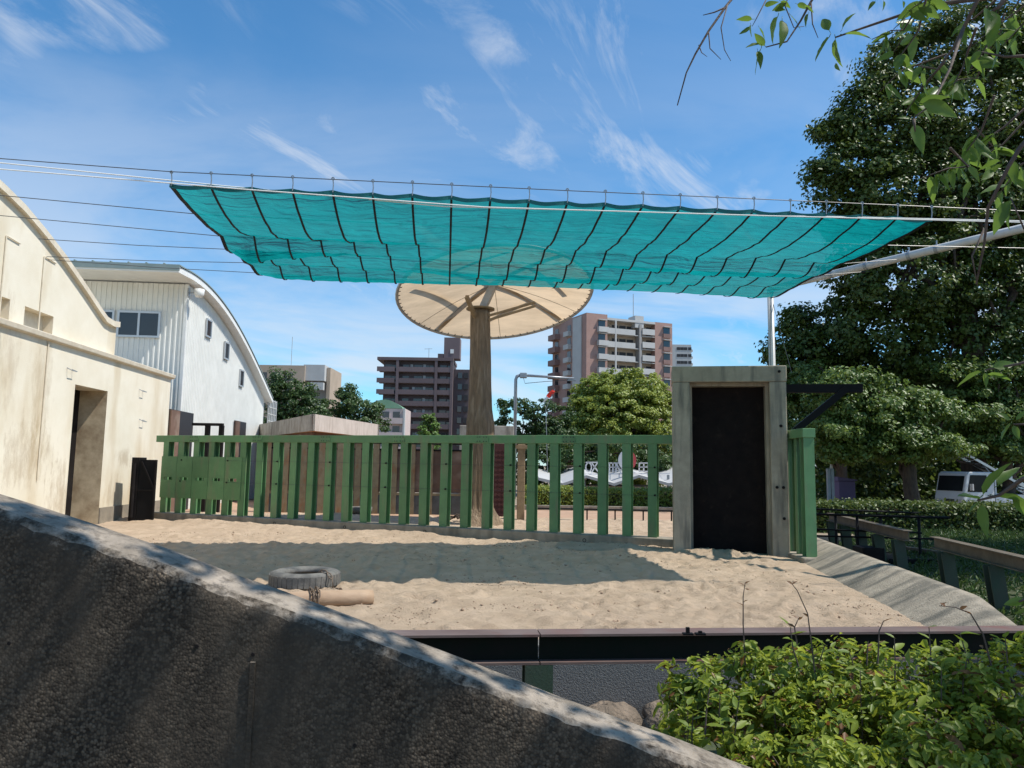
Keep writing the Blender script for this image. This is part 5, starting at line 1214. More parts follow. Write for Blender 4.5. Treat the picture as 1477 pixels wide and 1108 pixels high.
# ================================================================== STREET LAMP, CLOTH STREAMER, STATION ROOF AND SIGN
def build_mid():
    Y = 40.0; t = at_y(744, 541, Y); e = at_y(828, 546, Y)
    root = thing('street_lamp', 'grey steel lamp post with long horizontal arm', 'street lamp', (t.x, Y, ZG))
    MB().tube([(t.x, Y, -0.2), (t.x, Y, t.z-0.25), (t.x+0.06, Y, t.z-0.08), (t.x+0.25, Y, t.z)], [0.10, 0.09, 0.09, 0.08], 10).build('post', 'galv', root, True)
    MB().tube([(t.x+0.2, Y, t.z), (e.x, Y, e.z)], [0.075, 0.06], 10).build('arm', 'galv', root, True)
    MB().box(t.x+0.22, t.x+0.6, Y-0.14, Y+0.14, t.z-0.16, t.z+0.12).build('bracket', 'galv', root, bevel=0.03)
    MB().tube([(t.x+0.4, Y, t.z-0.1), (t.x+0.5, Y, t.z-0.45), (t.x+1.6, Y, t.z-0.33), (e.x-0.3, Y, e.z-0.1)], 0.015, 4).build('cable', 'wire', root)
    MB().box(e.x-0.35, e.x+0.1, Y-0.12, Y+0.12, e.z-0.13, e.z-0.07).build('lamp_head', 'galv', root)
    a = at_y(790, 573, 42); b = at_y(799, 563, 42)
    pole = thing('cloth_streamer', 'red and white cloth streamer on a thin pole above the trees', 'streamer', (a.x, 42, ZG))
    MB().tube([(a.x+0.1, 42.2, -0.2), (a.x-0.1, 42, at_y(785, 590, 42).z), (b.x+0.06, 42, b.z+0.1)], 0.02, 5).build('pole', 'galv', pole)
    mb = MB(); V = []
    for t_ in np.linspace(0, 1, 7):
        p = a.lerp(b, t_); w = 0.09+0.03*math.sin(t_*4); V += [p+Vector((-w, 0, w*0.6)), p+Vector((w, 0.05*math.sin(t_*6), -w*0.6))]
    V2 = [Vector(v)+Vector((0, 0.03, 0)) for v in V]
    mb.add(V, [(2*i, 2*i+1, 2*i+3, 2*i+2) for i in range(6)]); mb.add(V2, [(2*i, 2*i+2, 2*i+3, 2*i+1) for i in range(6)]); mb.build('cloth', 'red_cloth', pole)
    p = at_y(787, 580, 42); MB().tube([a+Vector((-.25, 0, -.3)), a], [0.03, 0.10], 6).build('cloth_tail', 'white_cloth', pole)
    # zigzag pavilion in the sunken ground
    Y = 38.0
    def X(px): return at_y(px, 690, Y).x
    def Zp(py, px=860): return at_y(px, py, Y).z
    root = thing('folded_roof_pavilion', 'low pavilion with zigzag white folded roof beyond the hedge', 'pavilion', (X(870), Y+2, -1.7))
    xs = [777, 812, 846, 886, 922, 965, 1005]; zs = [692, 700, 688.5, 700, 688, 700, 690]; 
    for k in range(6):
        a0, a1 = X(xs[k]), X(xs[k+1]); z0, z1 = Zp(zs[k]-3, xs[k]), Zp(zs[k+1]-3, xs[k+1])
        MB().prism([(a0, z0), (a1, z1), (a1, z1-0.14), (a0, z0-0.14)], (0, Y, 0), (1, 0, 0), (0, 0, 1), (0, 6.0, 0.5)).build('roof_plate', 'pale_wall', root)
    MB().box(X(812), X(965), Y+1.2, Y+5.5, -1.7, Zp(702)).build('wall', 'pale_pink', root)
    for px in (820, 856, 905, 948): MB().box(X(px)-0.4, X(px)+0.4, Y+1.15, Y+1.19, -0.9, Zp(704.5)).build('opening', 'dark_open', root)
    # rooftop lettering on a frame, and round emblem
    Ys = 39.2
    def B(px, py): return at_y(px, py, Ys)
    sg = thing('rooftop_letter_sign', 'white rooftop letters on a scaffold above the zigzag roof', 'sign', (B(880, 690).x, Ys, -1.7))
    def stroke(q, name='stroke', w=0.09): 
        pts = [B(*t_) for t_ in q]; mb = MB()
        for u, v in zip(pts[:-1], pts[1:]): mb.bar(u, v, 0.06, w, (0, 1, 0))
        return mb.build(name, 'sign_white', sg)
    ov = [(849+4.2*math.cos(t_), 674+6.5*math.sin(t_)) for t_ in np.linspace(0, 6.28, 13)]; stroke(ov)
    for q in ([(853, 667), (863, 681)], [(862, 667), (853, 682)], [(845, 667), (864, 667)], [(879, 668), (879, 682)], [(884, 667), (884, 682)], [(888.5, 668), (888.5, 682)], [(876, 674), (891, 674)], [(889, 668), (896, 684)], [(876, 668), (892, 668)],
              [(922, 668), (935, 668)], [(922, 668), (922, 680)], [(935, 668), (935, 680)], [(922, 680), (935, 680)], [(928.5, 668), (928.5, 680)], [(922, 674), (935, 674)], [(867, 668), (873, 668)], [(870, 668), (870, 682)]):
        stroke(q)
    for q in ([(842, 684), (966, 683)], [(845, 684), (845, 692)], [(850, 684), (853, 692)], [(864, 684), (864, 692)], [(880, 684), (880, 692)], [(893, 683), (893, 692)], [(925, 683), (925, 692)], [(934, 683), (934, 692)], [(950, 683), (955, 691)]): stroke(q, 'frame_bar', 0.06)
    for px in (843, 903, 964):
        p = B(px, 684); MB().box(p.x-0.06, p.x+0.06, Ys, Ys+0.12, -1.7, p.z-0.04).build('support_leg', 'galv', sg)
    c = B(904, 664); rx = (B(917, 664).x-B(891, 664).x)/2; rz = abs(B(904, 649).z-B(904, 679).z)/2
    em = thing('round_emblem', 'round white and red emblem disc standing above the zigzag roof', 'emblem', (c.x, Ys, -1.7))
    for (t0, t1, m, nm) in ((math.pi*0.5, math.pi*1.5, 'sign_white', 'white_half'), (-math.pi*0.5, math.pi*0.5, 'sign_red', 'red_half')):
        pts = [(c.x+rx*math.cos(t_)*(0.98), c.z+rz*math.sin(t_)) for t_ in np.linspace(t0, t1, 16)]
        MB().prism(pts, (0, Ys-0.2, 0), (1, 0, 0), (0, 0, 1), (0, 0.12, 0)).build(nm, m, em)
    MB().box(c.x-0.08, c.x+0.08, Ys-0.07, Ys+0.08, -1.7, c.z).build('mast', 'galv', em)
build_mid()

def box_hedge(name, label, x0, x1, y0, y1, z0, z1, n, leaf, lm, group=None):
    root = thing(name, label, 'hedge', ((x0+x1)/2, (y0+y1)/2, z0), group); w = WL[root]
    MB().box(x0+0.12, x1-0.12, y0+0.12, y1-0.12, z0-0.1, z1-0.15).build('core', 'tree_bark', root)
    P = np.stack([rng.uniform(x0, x1, n), rng.uniform(y0, y1, n), rng.uniform(z0, z1, n)], 1)
    f = rng.integers(0, 3, n); P[f == 0, 2] = z1 + rng.normal(0, 0.05, (f == 0).sum()); P[f == 1, 1] = y0 + rng.normal(0, 0.06, (f == 1).sum())
    P[:, 2] += 0.10*(vnoise(P[:, 0]*1.4, P[:, 1]*1.4, 3)-0.5)
    Nn = rng.normal(size=(n, 3))*0.7; Nn[f == 0, 2] += 1; Nn[f == 1, 1] -= 0.7; Nn[:, 2] += 0.4
    V, F = leaves(P-np.array(w), Nn, np.full(n, leaf), 0.6)
    link(fast_mesh('foliage', V, F, lm, np.repeat(rng.uniform(0, 1, n), 2)), 'foliage', root, w)
    return root
hz = at_y(860, 706, 31).z
box_hedge('clipped_hedge', 'clipped hedge with bright top beyond the green fence posts', at_y(757, 720, 31).x, at_y(1010, 720, 31).x, 31, 32.3, ZG, hz, 14000, 0.09, 'leaf_bright')
hz = at_y(1300, 718, 22).z-0.20
box_hedge('shaded_hedge', 'low shaded hedge in front of the parked truck', 8.4, 19, 21.6, 23.2, ZG, hz, 22000, 0.10, 'leaf_hedge')
# low dark kerb rail under the bright hedge
def low_rail():
    a = at_z(760, 733, 0.35); b = at_z(975, 737, 0.35); r = thing('low_pipe_rail', 'low dark pipe rail before the clipped hedge', 'railing', (a+b)/2-Vector((0, 0, 0.4)))
    MB().tube([a, b], 0.03, 6).build('rail', 'black_rail', r)
    for t in np.linspace(0.03, 0.97, 6): p = a.lerp(b, t); MB().tube([(p.x, p.y, -0.1), p], 0.025, 6).build('post', 'black_rail', r)
    MB().box(0.2, 8.5, 29.3, 29.6, -0.1, 0.16).build('yard_kerb', 'curb_concrete', None, label='low concrete kerb at the back of the earth yard', cat='kerb')
low_rail()

# ================================================================== TRUCK WITH LADDER
def build_truck():
    p = at_y(1389, 700, 27.6); yaw = R(10); O = Vector((p.x, 27.6, ZG)); ex = Vector((math.cos(yaw), math.sin(yaw), 0)); ey = Vector((-ex.y, ex.x, 0)); Z = Vector((0, 0, 1))
    root = thing('small_truck', 'small white flatbed truck parked behind the shaded hedge', 'truck', O)
    def T(x, y, z): return O+ex*x+ey*y+Z*z          # x backwards from nose, y across (0 near side .. 1.45)
    Wd = 1.45
    side = [(0.0, 0.35), (0.0, 0.85), (0.04, 1.02), (0.20, 1.72), (0.30, 1.80), (1.28, 1.80), (1.32, 1.72), (1.32, 0.42), (1.02, 0.42), (0.95, 0.62), (0.62, 0.62), (0.52, 0.35)]
    body = MB().prism(side, T(0, 0, 0), ex, Z, ey*Wd).build('cab', 'truck_white', root, bevel=0.035)
    MB().fbox(T(0.046, 0.1, 1.08), ex*0.128+Z*0.56, ey*(Wd-0.2), (-ex*0.56+Z*0.128).normalized()*0.015).build('windscreen', 'truck_glass', body)
    MB().prism([(0.18, 1.06), (0.32, 1.68), (1.0, 1.68), (1.0, 1.06)], T(0, -0.012, 0), ex, Z, ey*0.012).build('side_window', 'truck_glass', body)
    dr = MB().prism([(0.26, 0.64), (0.26, 1.04), (1.20, 1.04), (1.20, 0.64)], T(0, -0.016, 0), ex, Z, ey*0.016).build('door', 'truck_white', root, bevel=0.006)
    MB().fbox(T(1.0, -0.035, 0.92), ex*0.14, ey*0.02, Z*0.035).build('handle', 'truck_dark', dr)
    for yy in (0.08, Wd-0.33): MB().fbox(T(-0.025, yy, 0.62), ey*0.25, ex*0.03, Z*0.16).build('headlight', 'lamp_glass', root)
    MB().fbox(T(-0.05, 0.02, 0.32), ey*(Wd-0.04), ex*0.10, Z*0.16).build('bumper', 'truck_dark', root)
    MB().fbox(T(-0.012, 0.45, 0.66), ey*0.5, ex*0.012, Z*0.12).build('grille', 'truck_dark', root)
    mr = MB().bar(T(0.28, -0.02, 1.25), T(0.15, -0.22, 1.28), 0.025, 0.025).build('mirror', 'truck_dark', root)
    MB().fbox(T(0.12, -0.32, 1.12), ey*0.14, ex*0.05, Z*0.24).build('mirror_glass', 'lamp_glass', mr)
    MB().fbox(T(1.36, 0.02, 0.60), ex*2.0, ey*(Wd-0.04), Z*0.08).build('bed_floor', 'truck_white', root)
    for a, e, l in ((T(1.36, 0.0, 0.68), ex*2.0, ey*0.03), (T(1.36, Wd-0.03, 0.68), ex*2.0, ey*0.03), (T(3.33, 0.03, 0.68), ex*0.03, ey*(Wd-0.06))): MB().fbox(a, e, l, Z*0.30).build('bed_side', 'truck_white', root)
    rk = MB()
    for yy in (0.05, Wd-0.1):
        rk.fbox(T(1.40, yy, 0.98), ex*0.05, ey*0.05, Z*0.82)
    rk.fbox(T(1.40, 0.10, 1.75), ex*0.05, ey*(Wd-0.2), Z*0.05); rk.fbox(T(1.40, 0.10, 1.35), ex*0.04, ey*(Wd-0.2), Z*0.04); rk.build('headboard_frame', 'truck_white', root)
    MB().fbox(T(0.6, 0.2, 0.30), ex*2.6, ey*(Wd-0.4), Z*0.29).build('chassis', 'truck_dark', root)
    for xw in (0.78, 2.75):
        for yy in (0.02, Wd-0.18):
            w = MB().lathe([(0.0, 0.01), (0.16, 0.0), (0.2, 0.01), (0.27, 0.02), (0.27, 0.14), (0.2, 0.15), (0.0, 0.15)], T(xw, yy, 0.27), 20, ey).build('wheel', 'rubber', root)
            MB().lathe([(0.0, -0.012), (0.15, -0.006), (0.16, 0.01)], T(xw, yy, 0.27), 14, ey).build('rim', 'galv', w)
    # ladder
    a0 = T(0.30, 0.25, 2.52); L = T(3.45, 0.25, 0.98)-a0; sd = ey*0.55
    ld = thing('aluminium_ladder', 'aluminium ladder leaning down over the truck bed from above the cab', 'ladder', T(2.5, 0.4, 1.0))
    for k in (0, 1): MB().bar(a0+sd*k, a0+sd*k+L, 0.03, 0.09).build('stile', 'alu', ld)
    a1 = a0+L*0.45+Z*0.10
    for k in (0, 1): MB().bar(a1+sd*(0.1+0.8*k), a1+sd*(0.1+0.8*k)+L*0.55, 0.03, 0.08).build('stile', 'alu', ld)
    for k in range(13): q = a0+L*((k+0.5)/13); MB().bar(q, q+sd, 0.045, 0.03).build('rung', 'alu', ld)
    for k in range(6): q = a1+L*0.55*((k+0.5)/6)+sd*0.1; MB().bar(q, q+sd*0.8, 0.045, 0.03).build('rung', 'alu', ld)
    MB().tube([T(1.42, 0.3, 1.78), a0+L*0.27+sd*0.1], 0.02, 5).build('ladder_prop', 'galv', ld)
    # grey sign posts and purple cabinet beyond the hedge
    q = at_y(1199, 700, 25); r = thing('grey_board_post', 'pair of grey upright boards with a pointed top beyond the hedge', 'post', (q.x, 25, ZG)); zt = at_y(1199, 676, 25).z
    MB().box(q.x-0.11, q.x-0.01, 25, 25.12, -0.1, zt).build('board', 'grey_post', r, bevel=0.008); MB().box(q.x+0.01, q.x+0.11, 25, 25.12, -0.1, zt).build('board', 'grey_post', r, bevel=0.008)
    MB().prism([(0.0, 0), (0.09, 0), (0.05, 0.28)], (q.x, 25.03, zt+0.002), (1, 0, 0), (0, 0, 1), (0, 0.05, 0)).build('pointed_cap', 'white_steel', r)
    q = at_y(1222, 700, 26); zt = at_y(1222, 694, 26).z; r = thing('purple_cabinet', 'small dull purple cabinet with a sloping lid beyond the hedge', 'cabinet', (q.x, 26.2, ZG))
    MB().box(q.x-0.28, q.x+0.28, 26, 26.5, -0.1, zt).build('case', 'purple', r, bevel=0.02); MB().prism([(-0.33, 0), (0.33, 0), (0.33, 0.05), (-0.33, 0.14)], (q.x, 25.95, zt+0.002), (1, 0, 0), (0, 0, 1), (0, 0.6, 0)).build('lid', 'purple', r)
build_truck()

# ================================================================== TREES
def lobes_px(spec, Y, depth=1.0):
    out = []
    for px, py, rx, ry in spec:
        c = at_y(px, py, Y); s = Y/F0; out.append((c.x, Y+random.uniform(-0.3, 0.3)*rx*s*depth, c.z, rx*s, max(rx, ry)*s*0.9*depth, ry*s))
    return out
# round camphor
Y = 52; tree('camphor_tree', 'round bright yellow-green tree before the pink apartment block', (at_y(890, 650, Y).x, Y, ZG),
     lobes_px([(890, 620, 70, 66), (870, 580, 44, 40), (922, 575, 42, 44), (845, 615, 36, 44), (945, 615, 34, 52), (895, 565, 34, 34), (850, 655, 45, 45), (930, 660, 45, 45)], Y), 'leaf_bright', 1500, 60, 0.42, 0.19, 0.32, (at_y(890, 600, Y).x, Y, at_y(890, 600, Y).z), surf=0.72)
Y = 46; tree('cherry_tree', 'open dark green cherry tree behind the lamp post', (at_y(775, 660, Y).x, Y, ZG),
     lobes_px([(735, 583, 20, 13), (760, 590, 26, 16), (785, 600, 30, 24), (750, 625, 34, 20), (800, 625, 34, 24), (725, 605, 14, 10), (780, 640, 50, 30), (815, 600, 16, 14)], Y), 'leaf_mid', 260, 40, 0.36, 0.17, 0.2, (at_y(770, 600, Y).x, Y, at_y(770, 600, Y).z), surf=0.35, nlimb=20)
Y = 44; tree('cherry_tree', 'dark tree filling the gaps between the fence posts under the round tree', (at_y(800, 690, Y).x, Y, ZG),
     lobes_px([(775, 665, 40, 34), (830, 668, 44, 34), (885, 660, 50, 30), (940, 660, 44, 32), (765, 690, 20, 24)], Y), 'leaf_mid', 420, 44, 0.34, 0.16, 0.2, (at_y(800, 660, Y).x, Y, at_y(800, 660, Y).z), surf=0.4)
Y = 60; tree('cherry_tree', 'spreading dark green tree next to the arched hall roof', (at_y(415, 650, Y).x, Y, ZG),
     lobes_px([(405, 545, 20, 16), (425, 560, 30, 18), (415, 585, 36, 24), (450, 590, 26, 18), (395, 605, 24, 22), (440, 610, 40, 20), (395, 565, 18, 18)], Y), 'leaf_mid', 330, 42, 0.5, 0.2, 0.28, (at_y(412, 580, Y).x, Y, at_y(412, 580, Y).z), surf=0.35, nlimb=22)
Y = 64; tree('cherry_tree', 'loose airy green tree between the tan block and the brown block', (at_y(505, 650, Y).x, Y, ZG),
     lobes_px([(500, 565, 16, 10), (490, 585, 28, 14), (515, 590, 30, 16), (540, 592, 18, 14), (475, 605, 26, 14), (520, 612, 36, 16), (545, 612, 16, 12), (507, 575, 12, 18)], Y), 'leaf_mid', 250, 36, 0.5, 0.2, 0.24, (at_y(505, 590, Y).x, Y, at_y(505, 590, Y).z), surf=0.3, nlimb=22)
Y = 70; tree('poplar_tree', 'small upright light green tree in front of the brown block', (at_y(619, 650, Y).x, Y, ZG),
     lobes_px([(619, 605, 9, 12), (618, 622, 14, 18), (620, 640, 14, 20)], Y), 'leaf_fresh', 90, 44, 0.34, 0.2, 0.12, (at_y(619, 600, Y).x, Y, at_y(619, 600, Y).z), surf=0.5)
# right: tall dark tree
Y = 30; tree('tall_dark_tree', 'tall dense dark green tree towering at the right behind the sail', (at_y(1385, 700, Y).x, Y, ZG),
     lobes_px([(1420, 60, 90, 70), (1330, 105, 70, 50), (1250, 165, 55, 40), (1300, 200, 90, 60), (1225, 245, 52, 44), (1400, 190, 110, 80), (1290, 290, 95, 70), (1400, 310, 110, 90), (1470, 240, 80, 110), (1240, 320, 60, 50),
               (1320, 400, 110, 70), (1430, 430, 100, 80), (1245, 400, 50, 44), (1290, 480, 90, 60), (1400, 500, 110, 70), (1260, 115, 24, 20), (1500, 100, 80, 90), (1530, 350, 90, 120)]+[(x_+random.uniform(-14, 14), y_+random.uniform(-10, 10), random.uniform(18, 34), random.uniform(9, 17)) for x_, y_ in ((1195, 195), (1210, 215), (1185, 235), (1192, 262), (1205, 290), (1222, 180), (1240, 140), (1255, 100), (1280, 95), (1300, 70), (1330, 55), (1365, 35), (1210, 330), (1225, 365), (1215, 395), (1235, 430), (1250, 455), (1400, 15), (1180, 250), (1270, 130))], Y, 0.8), 'leaf_dark', 2500, 56, 0.58, 0.17, 0.5, (at_y(1385, 180, Y).x, Y, at_y(1385, 180, Y).z), surf=0.45, nlimb=34)
Y = 32; tree('bushy_tree', 'smaller dark bushy tree behind the white pole and gateway', (at_y(1165, 680, Y).x, Y, ZG),
     lobes_px([(1150, 460, 22, 30), (1165, 480, 44, 34), (1122, 505, 26, 18), (1150, 520, 44, 36), (1200, 500, 44, 40), (1180, 560, 60, 50), (1215, 440, 30, 24), (1240, 560, 60, 60), (1170, 620, 60, 60), (1240, 640, 60, 60)], Y), 'leaf_dark', 620, 50, 0.5, 0.18, 0.24, (at_y(1165, 500, Y).x, Y, at_y(1165, 500, Y).z), surf=0.45)
# lower layered cherries
def tiers(x0, x1, y0, y1, n):
    return [(random.uniform(x0, x1), random.uniform(y0, y1), random.uniform(28, 62), random.uniform(9, 17)) for _ in range(n)]
for (px, Y, lab, sp_, n_) in ((1310, 24.6, 'layered mid green tree with a stout trunk behind the hedge', tiers(1190, 1345, 545, 672, 34), 760),
                          (1450, 28.6, 'lush mid green tree rising above the parked truck', tiers(1365, 1520, 530, 655, 32), 720),
                          (1215, 29.5, 'leafy mid green tree between the gateway beam and the layered tree', tiers(1150, 1270, 525, 660, 26), 560)):
    tree('layered_tree', lab, (at_y(px, 700, Y).x, Y, ZG), lobes_px(sp_, Y, 0.9), 'leaf_layer', n_, 48, 0.36, 0.13, 0.28, (at_y(px, 590, Y).x, Y, at_y(px, 590, Y).z), surf=0.3, nlimb=26)
tree('added_shade_tree', 'broad tree added out of view to shade the grass verge beside the side barrier', (15.4, 13.5, ZG), [(15.2+random.uniform(-2, 2), 13.5+random.uniform(-4.5, 3.5), 6.0+random.uniform(-1.2, 1.8), 1.5, 1.5, 0.9) for _ in range(22)], 'leaf_dark', 620, 46, 0.5, 0.17, 0.3, (15.2, 13.5, 6), surf=0.3, nlimb=22)  # unseen tree, added for its shade on the verge
# dark wood behind everything at the right
def far_wood():
    n_c = 1900; Yy = rng.uniform(34, 44, n_c); X = Yy*rng.uniform(0.41, 1.15, n_c); Zz = 7.0*rng.uniform(0, 1, n_c)**1.5
    per = 40; P = np.repeat(np.stack([X, Yy, Zz], 1), per, 0)+rng.normal(0, 0.55, (n_c*per, 3)); P[:, 2] = np.abs(P[:, 2]); Nn = rng.normal(size=P.shape); Nn[:, 2] += 0.5
    V, F = leaves(P, Nn, np.full(len(P), 0.26), 0.6)
    tag(link(fast_mesh('far_wood', V, F, 'leaf_dark', np.repeat(rng.uniform(0, 1, len(P)), 2)), 'far_wood', None, (0, 0, 0)), 'dark mass of woodland foliage beyond the truck', 'woodland', kind='stuff')
far_wood()

# ================================================================== FOREGROUND: CONCRETE RAMP WALL
def build_wall():
    dn, df = 1.86, 2.02
    xs = np.linspace(-2.6, 1.6, 240)
    # traced upper (far) edge and near edge
    fx = [(-200, 650), (0, 712), (200, 775), (400, 848), (590, 920), (800, 999), (1000, 1073), (1085, 1106), (1300, 1190), (1600, 1305)]
    nx_ = [(-200, 683), (0, 744), (200, 810), (400, 884), (590, 956), (800, 1033), (1000, 1105), (1085, 1137), (1300, 1220), (1600, 1330)]
    fp = np.array([tuple(at_y(a, b, df)) for a, b in fx]); npn = np.array([tuple(at_y(a, b, dn)) for a, b in nx_])
    root = thing('ramp_wall', 'foreground concrete wall with sloping top and exposed pebble face', 'wall', (0, 1.95, ZG))
    V = []; k = 9
    for i, x in enumerate(xs):
        zf = float(np.interp(x, fp[:, 0], fp[:, 2])); zn = float(np.interp(x, npn[:, 0], npn[:, 2]))
        w1 = 0.006*(float(vnoise(np.array([x*7.]), np.array([1.]), 5)[0])-0.5)*2; w2 = 0.005*(float(vnoise(np.array([x*34.]), np.array([4.]), 6)[0])-0.5)*2
        zn2 = min(zn, zf+0.002)
        V += [(x, df, ZG-0.6), (x, df, zf-0.03), (x, df-0.012, zf+w1*0.4), (x, df-0.07, zf+0.002+w1*0.5-(zf-zn2)*0.25), (x, dn+0.03, zn2+0.004+w1), (x, dn+0.012+w2*0.3, zn2-0.010+w2), (x, dn+0.003, zn2-0.030+w2), (x, dn, zn2-0.06), (x, dn, ZG-0.6)]
    F = [(i*k+j, (i+1)*k+j, (i+1)*k+j+1, i*k+j+1) for i in range(len(xs)-1) for j in range(k-1)]
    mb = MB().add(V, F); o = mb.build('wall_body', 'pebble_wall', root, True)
    # formwork seam and tie holes
    a = at_y(365, 955, dn-0.002); b = at_y(357, 1108, dn-0.002)
    MB().bar(a, b, 0.012, 0.006, (0, 1, 0)).build('form_seam', 'pebble_wall', root)
    for px, py in ((365, 944), (13, 928), (187, 1098), (512, 1075), (284, 932)):
        p = at_y(px, py, dn); MB().lathe([(0.0, 0.0012), (0.004, 0.0012), (0.005, 0.0)], (p.x, dn-0.0005, p.z), 10, (0, -1, 0)).build('tie_hole', 'black_steel', root)
build_wall()

# ================================================================== NEAR LEAVES: overhanging cherry and bush
def leaf_shape(name, m, L=1.0, w=0.46, curl=0.16, fold=0.18, tip=True):
    """ovate pointed leaf with midrib fold, along +x from the stalk"""
    n = 8; V = []; 
    for i in range(n+1):
        t = i/n; hw = w/2*(math.sin(math.pi*t**0.75))**0.85*(1-0.25*t) if 0 < t < 1 else 0.004
        z = -curl*t*t*L; V += [(t*L, -hw*L, z+fold*hw*L+0.012*L*math.sin(t*17)), (t*L, 0, z), (t*L, hw*L, z+fold*hw*L+0.012*L*math.sin(t*15+1))]
    F = []
    for i in range(n): F += [(3*i, 3*i+1, 3*i+4, 3*i+3), (3*i+1, 3*i+2, 3*i+5, 3*i+4)]
    mb = MB().add(V, F); mb.tube([(-0.16*L, 0, 0.03*L), (0, 0, 0)], 0.012*L, 4)
    me = mb.mesh(name, m, True); a = me.attributes.new('tint', 'FLOAT', 'FACE'); a.data.foreach_set('value', np.full(len(me.polygons), 0.2, dtype=np.float32)); return me
LEAF = [leaf_shape('leaf', 'leaf_near', 1, 0.44, c, f) for c, f in ((0.12, 0.2), (0.28, 0.35), (0.05, 0.5))]
def orient(d, roll):
    d = Vector(d).normalized(); q = d.to_track_quat('X', 'Z').to_matrix() @ Matrix.Rotation(roll, 3, 'X'); return q.to_euler()

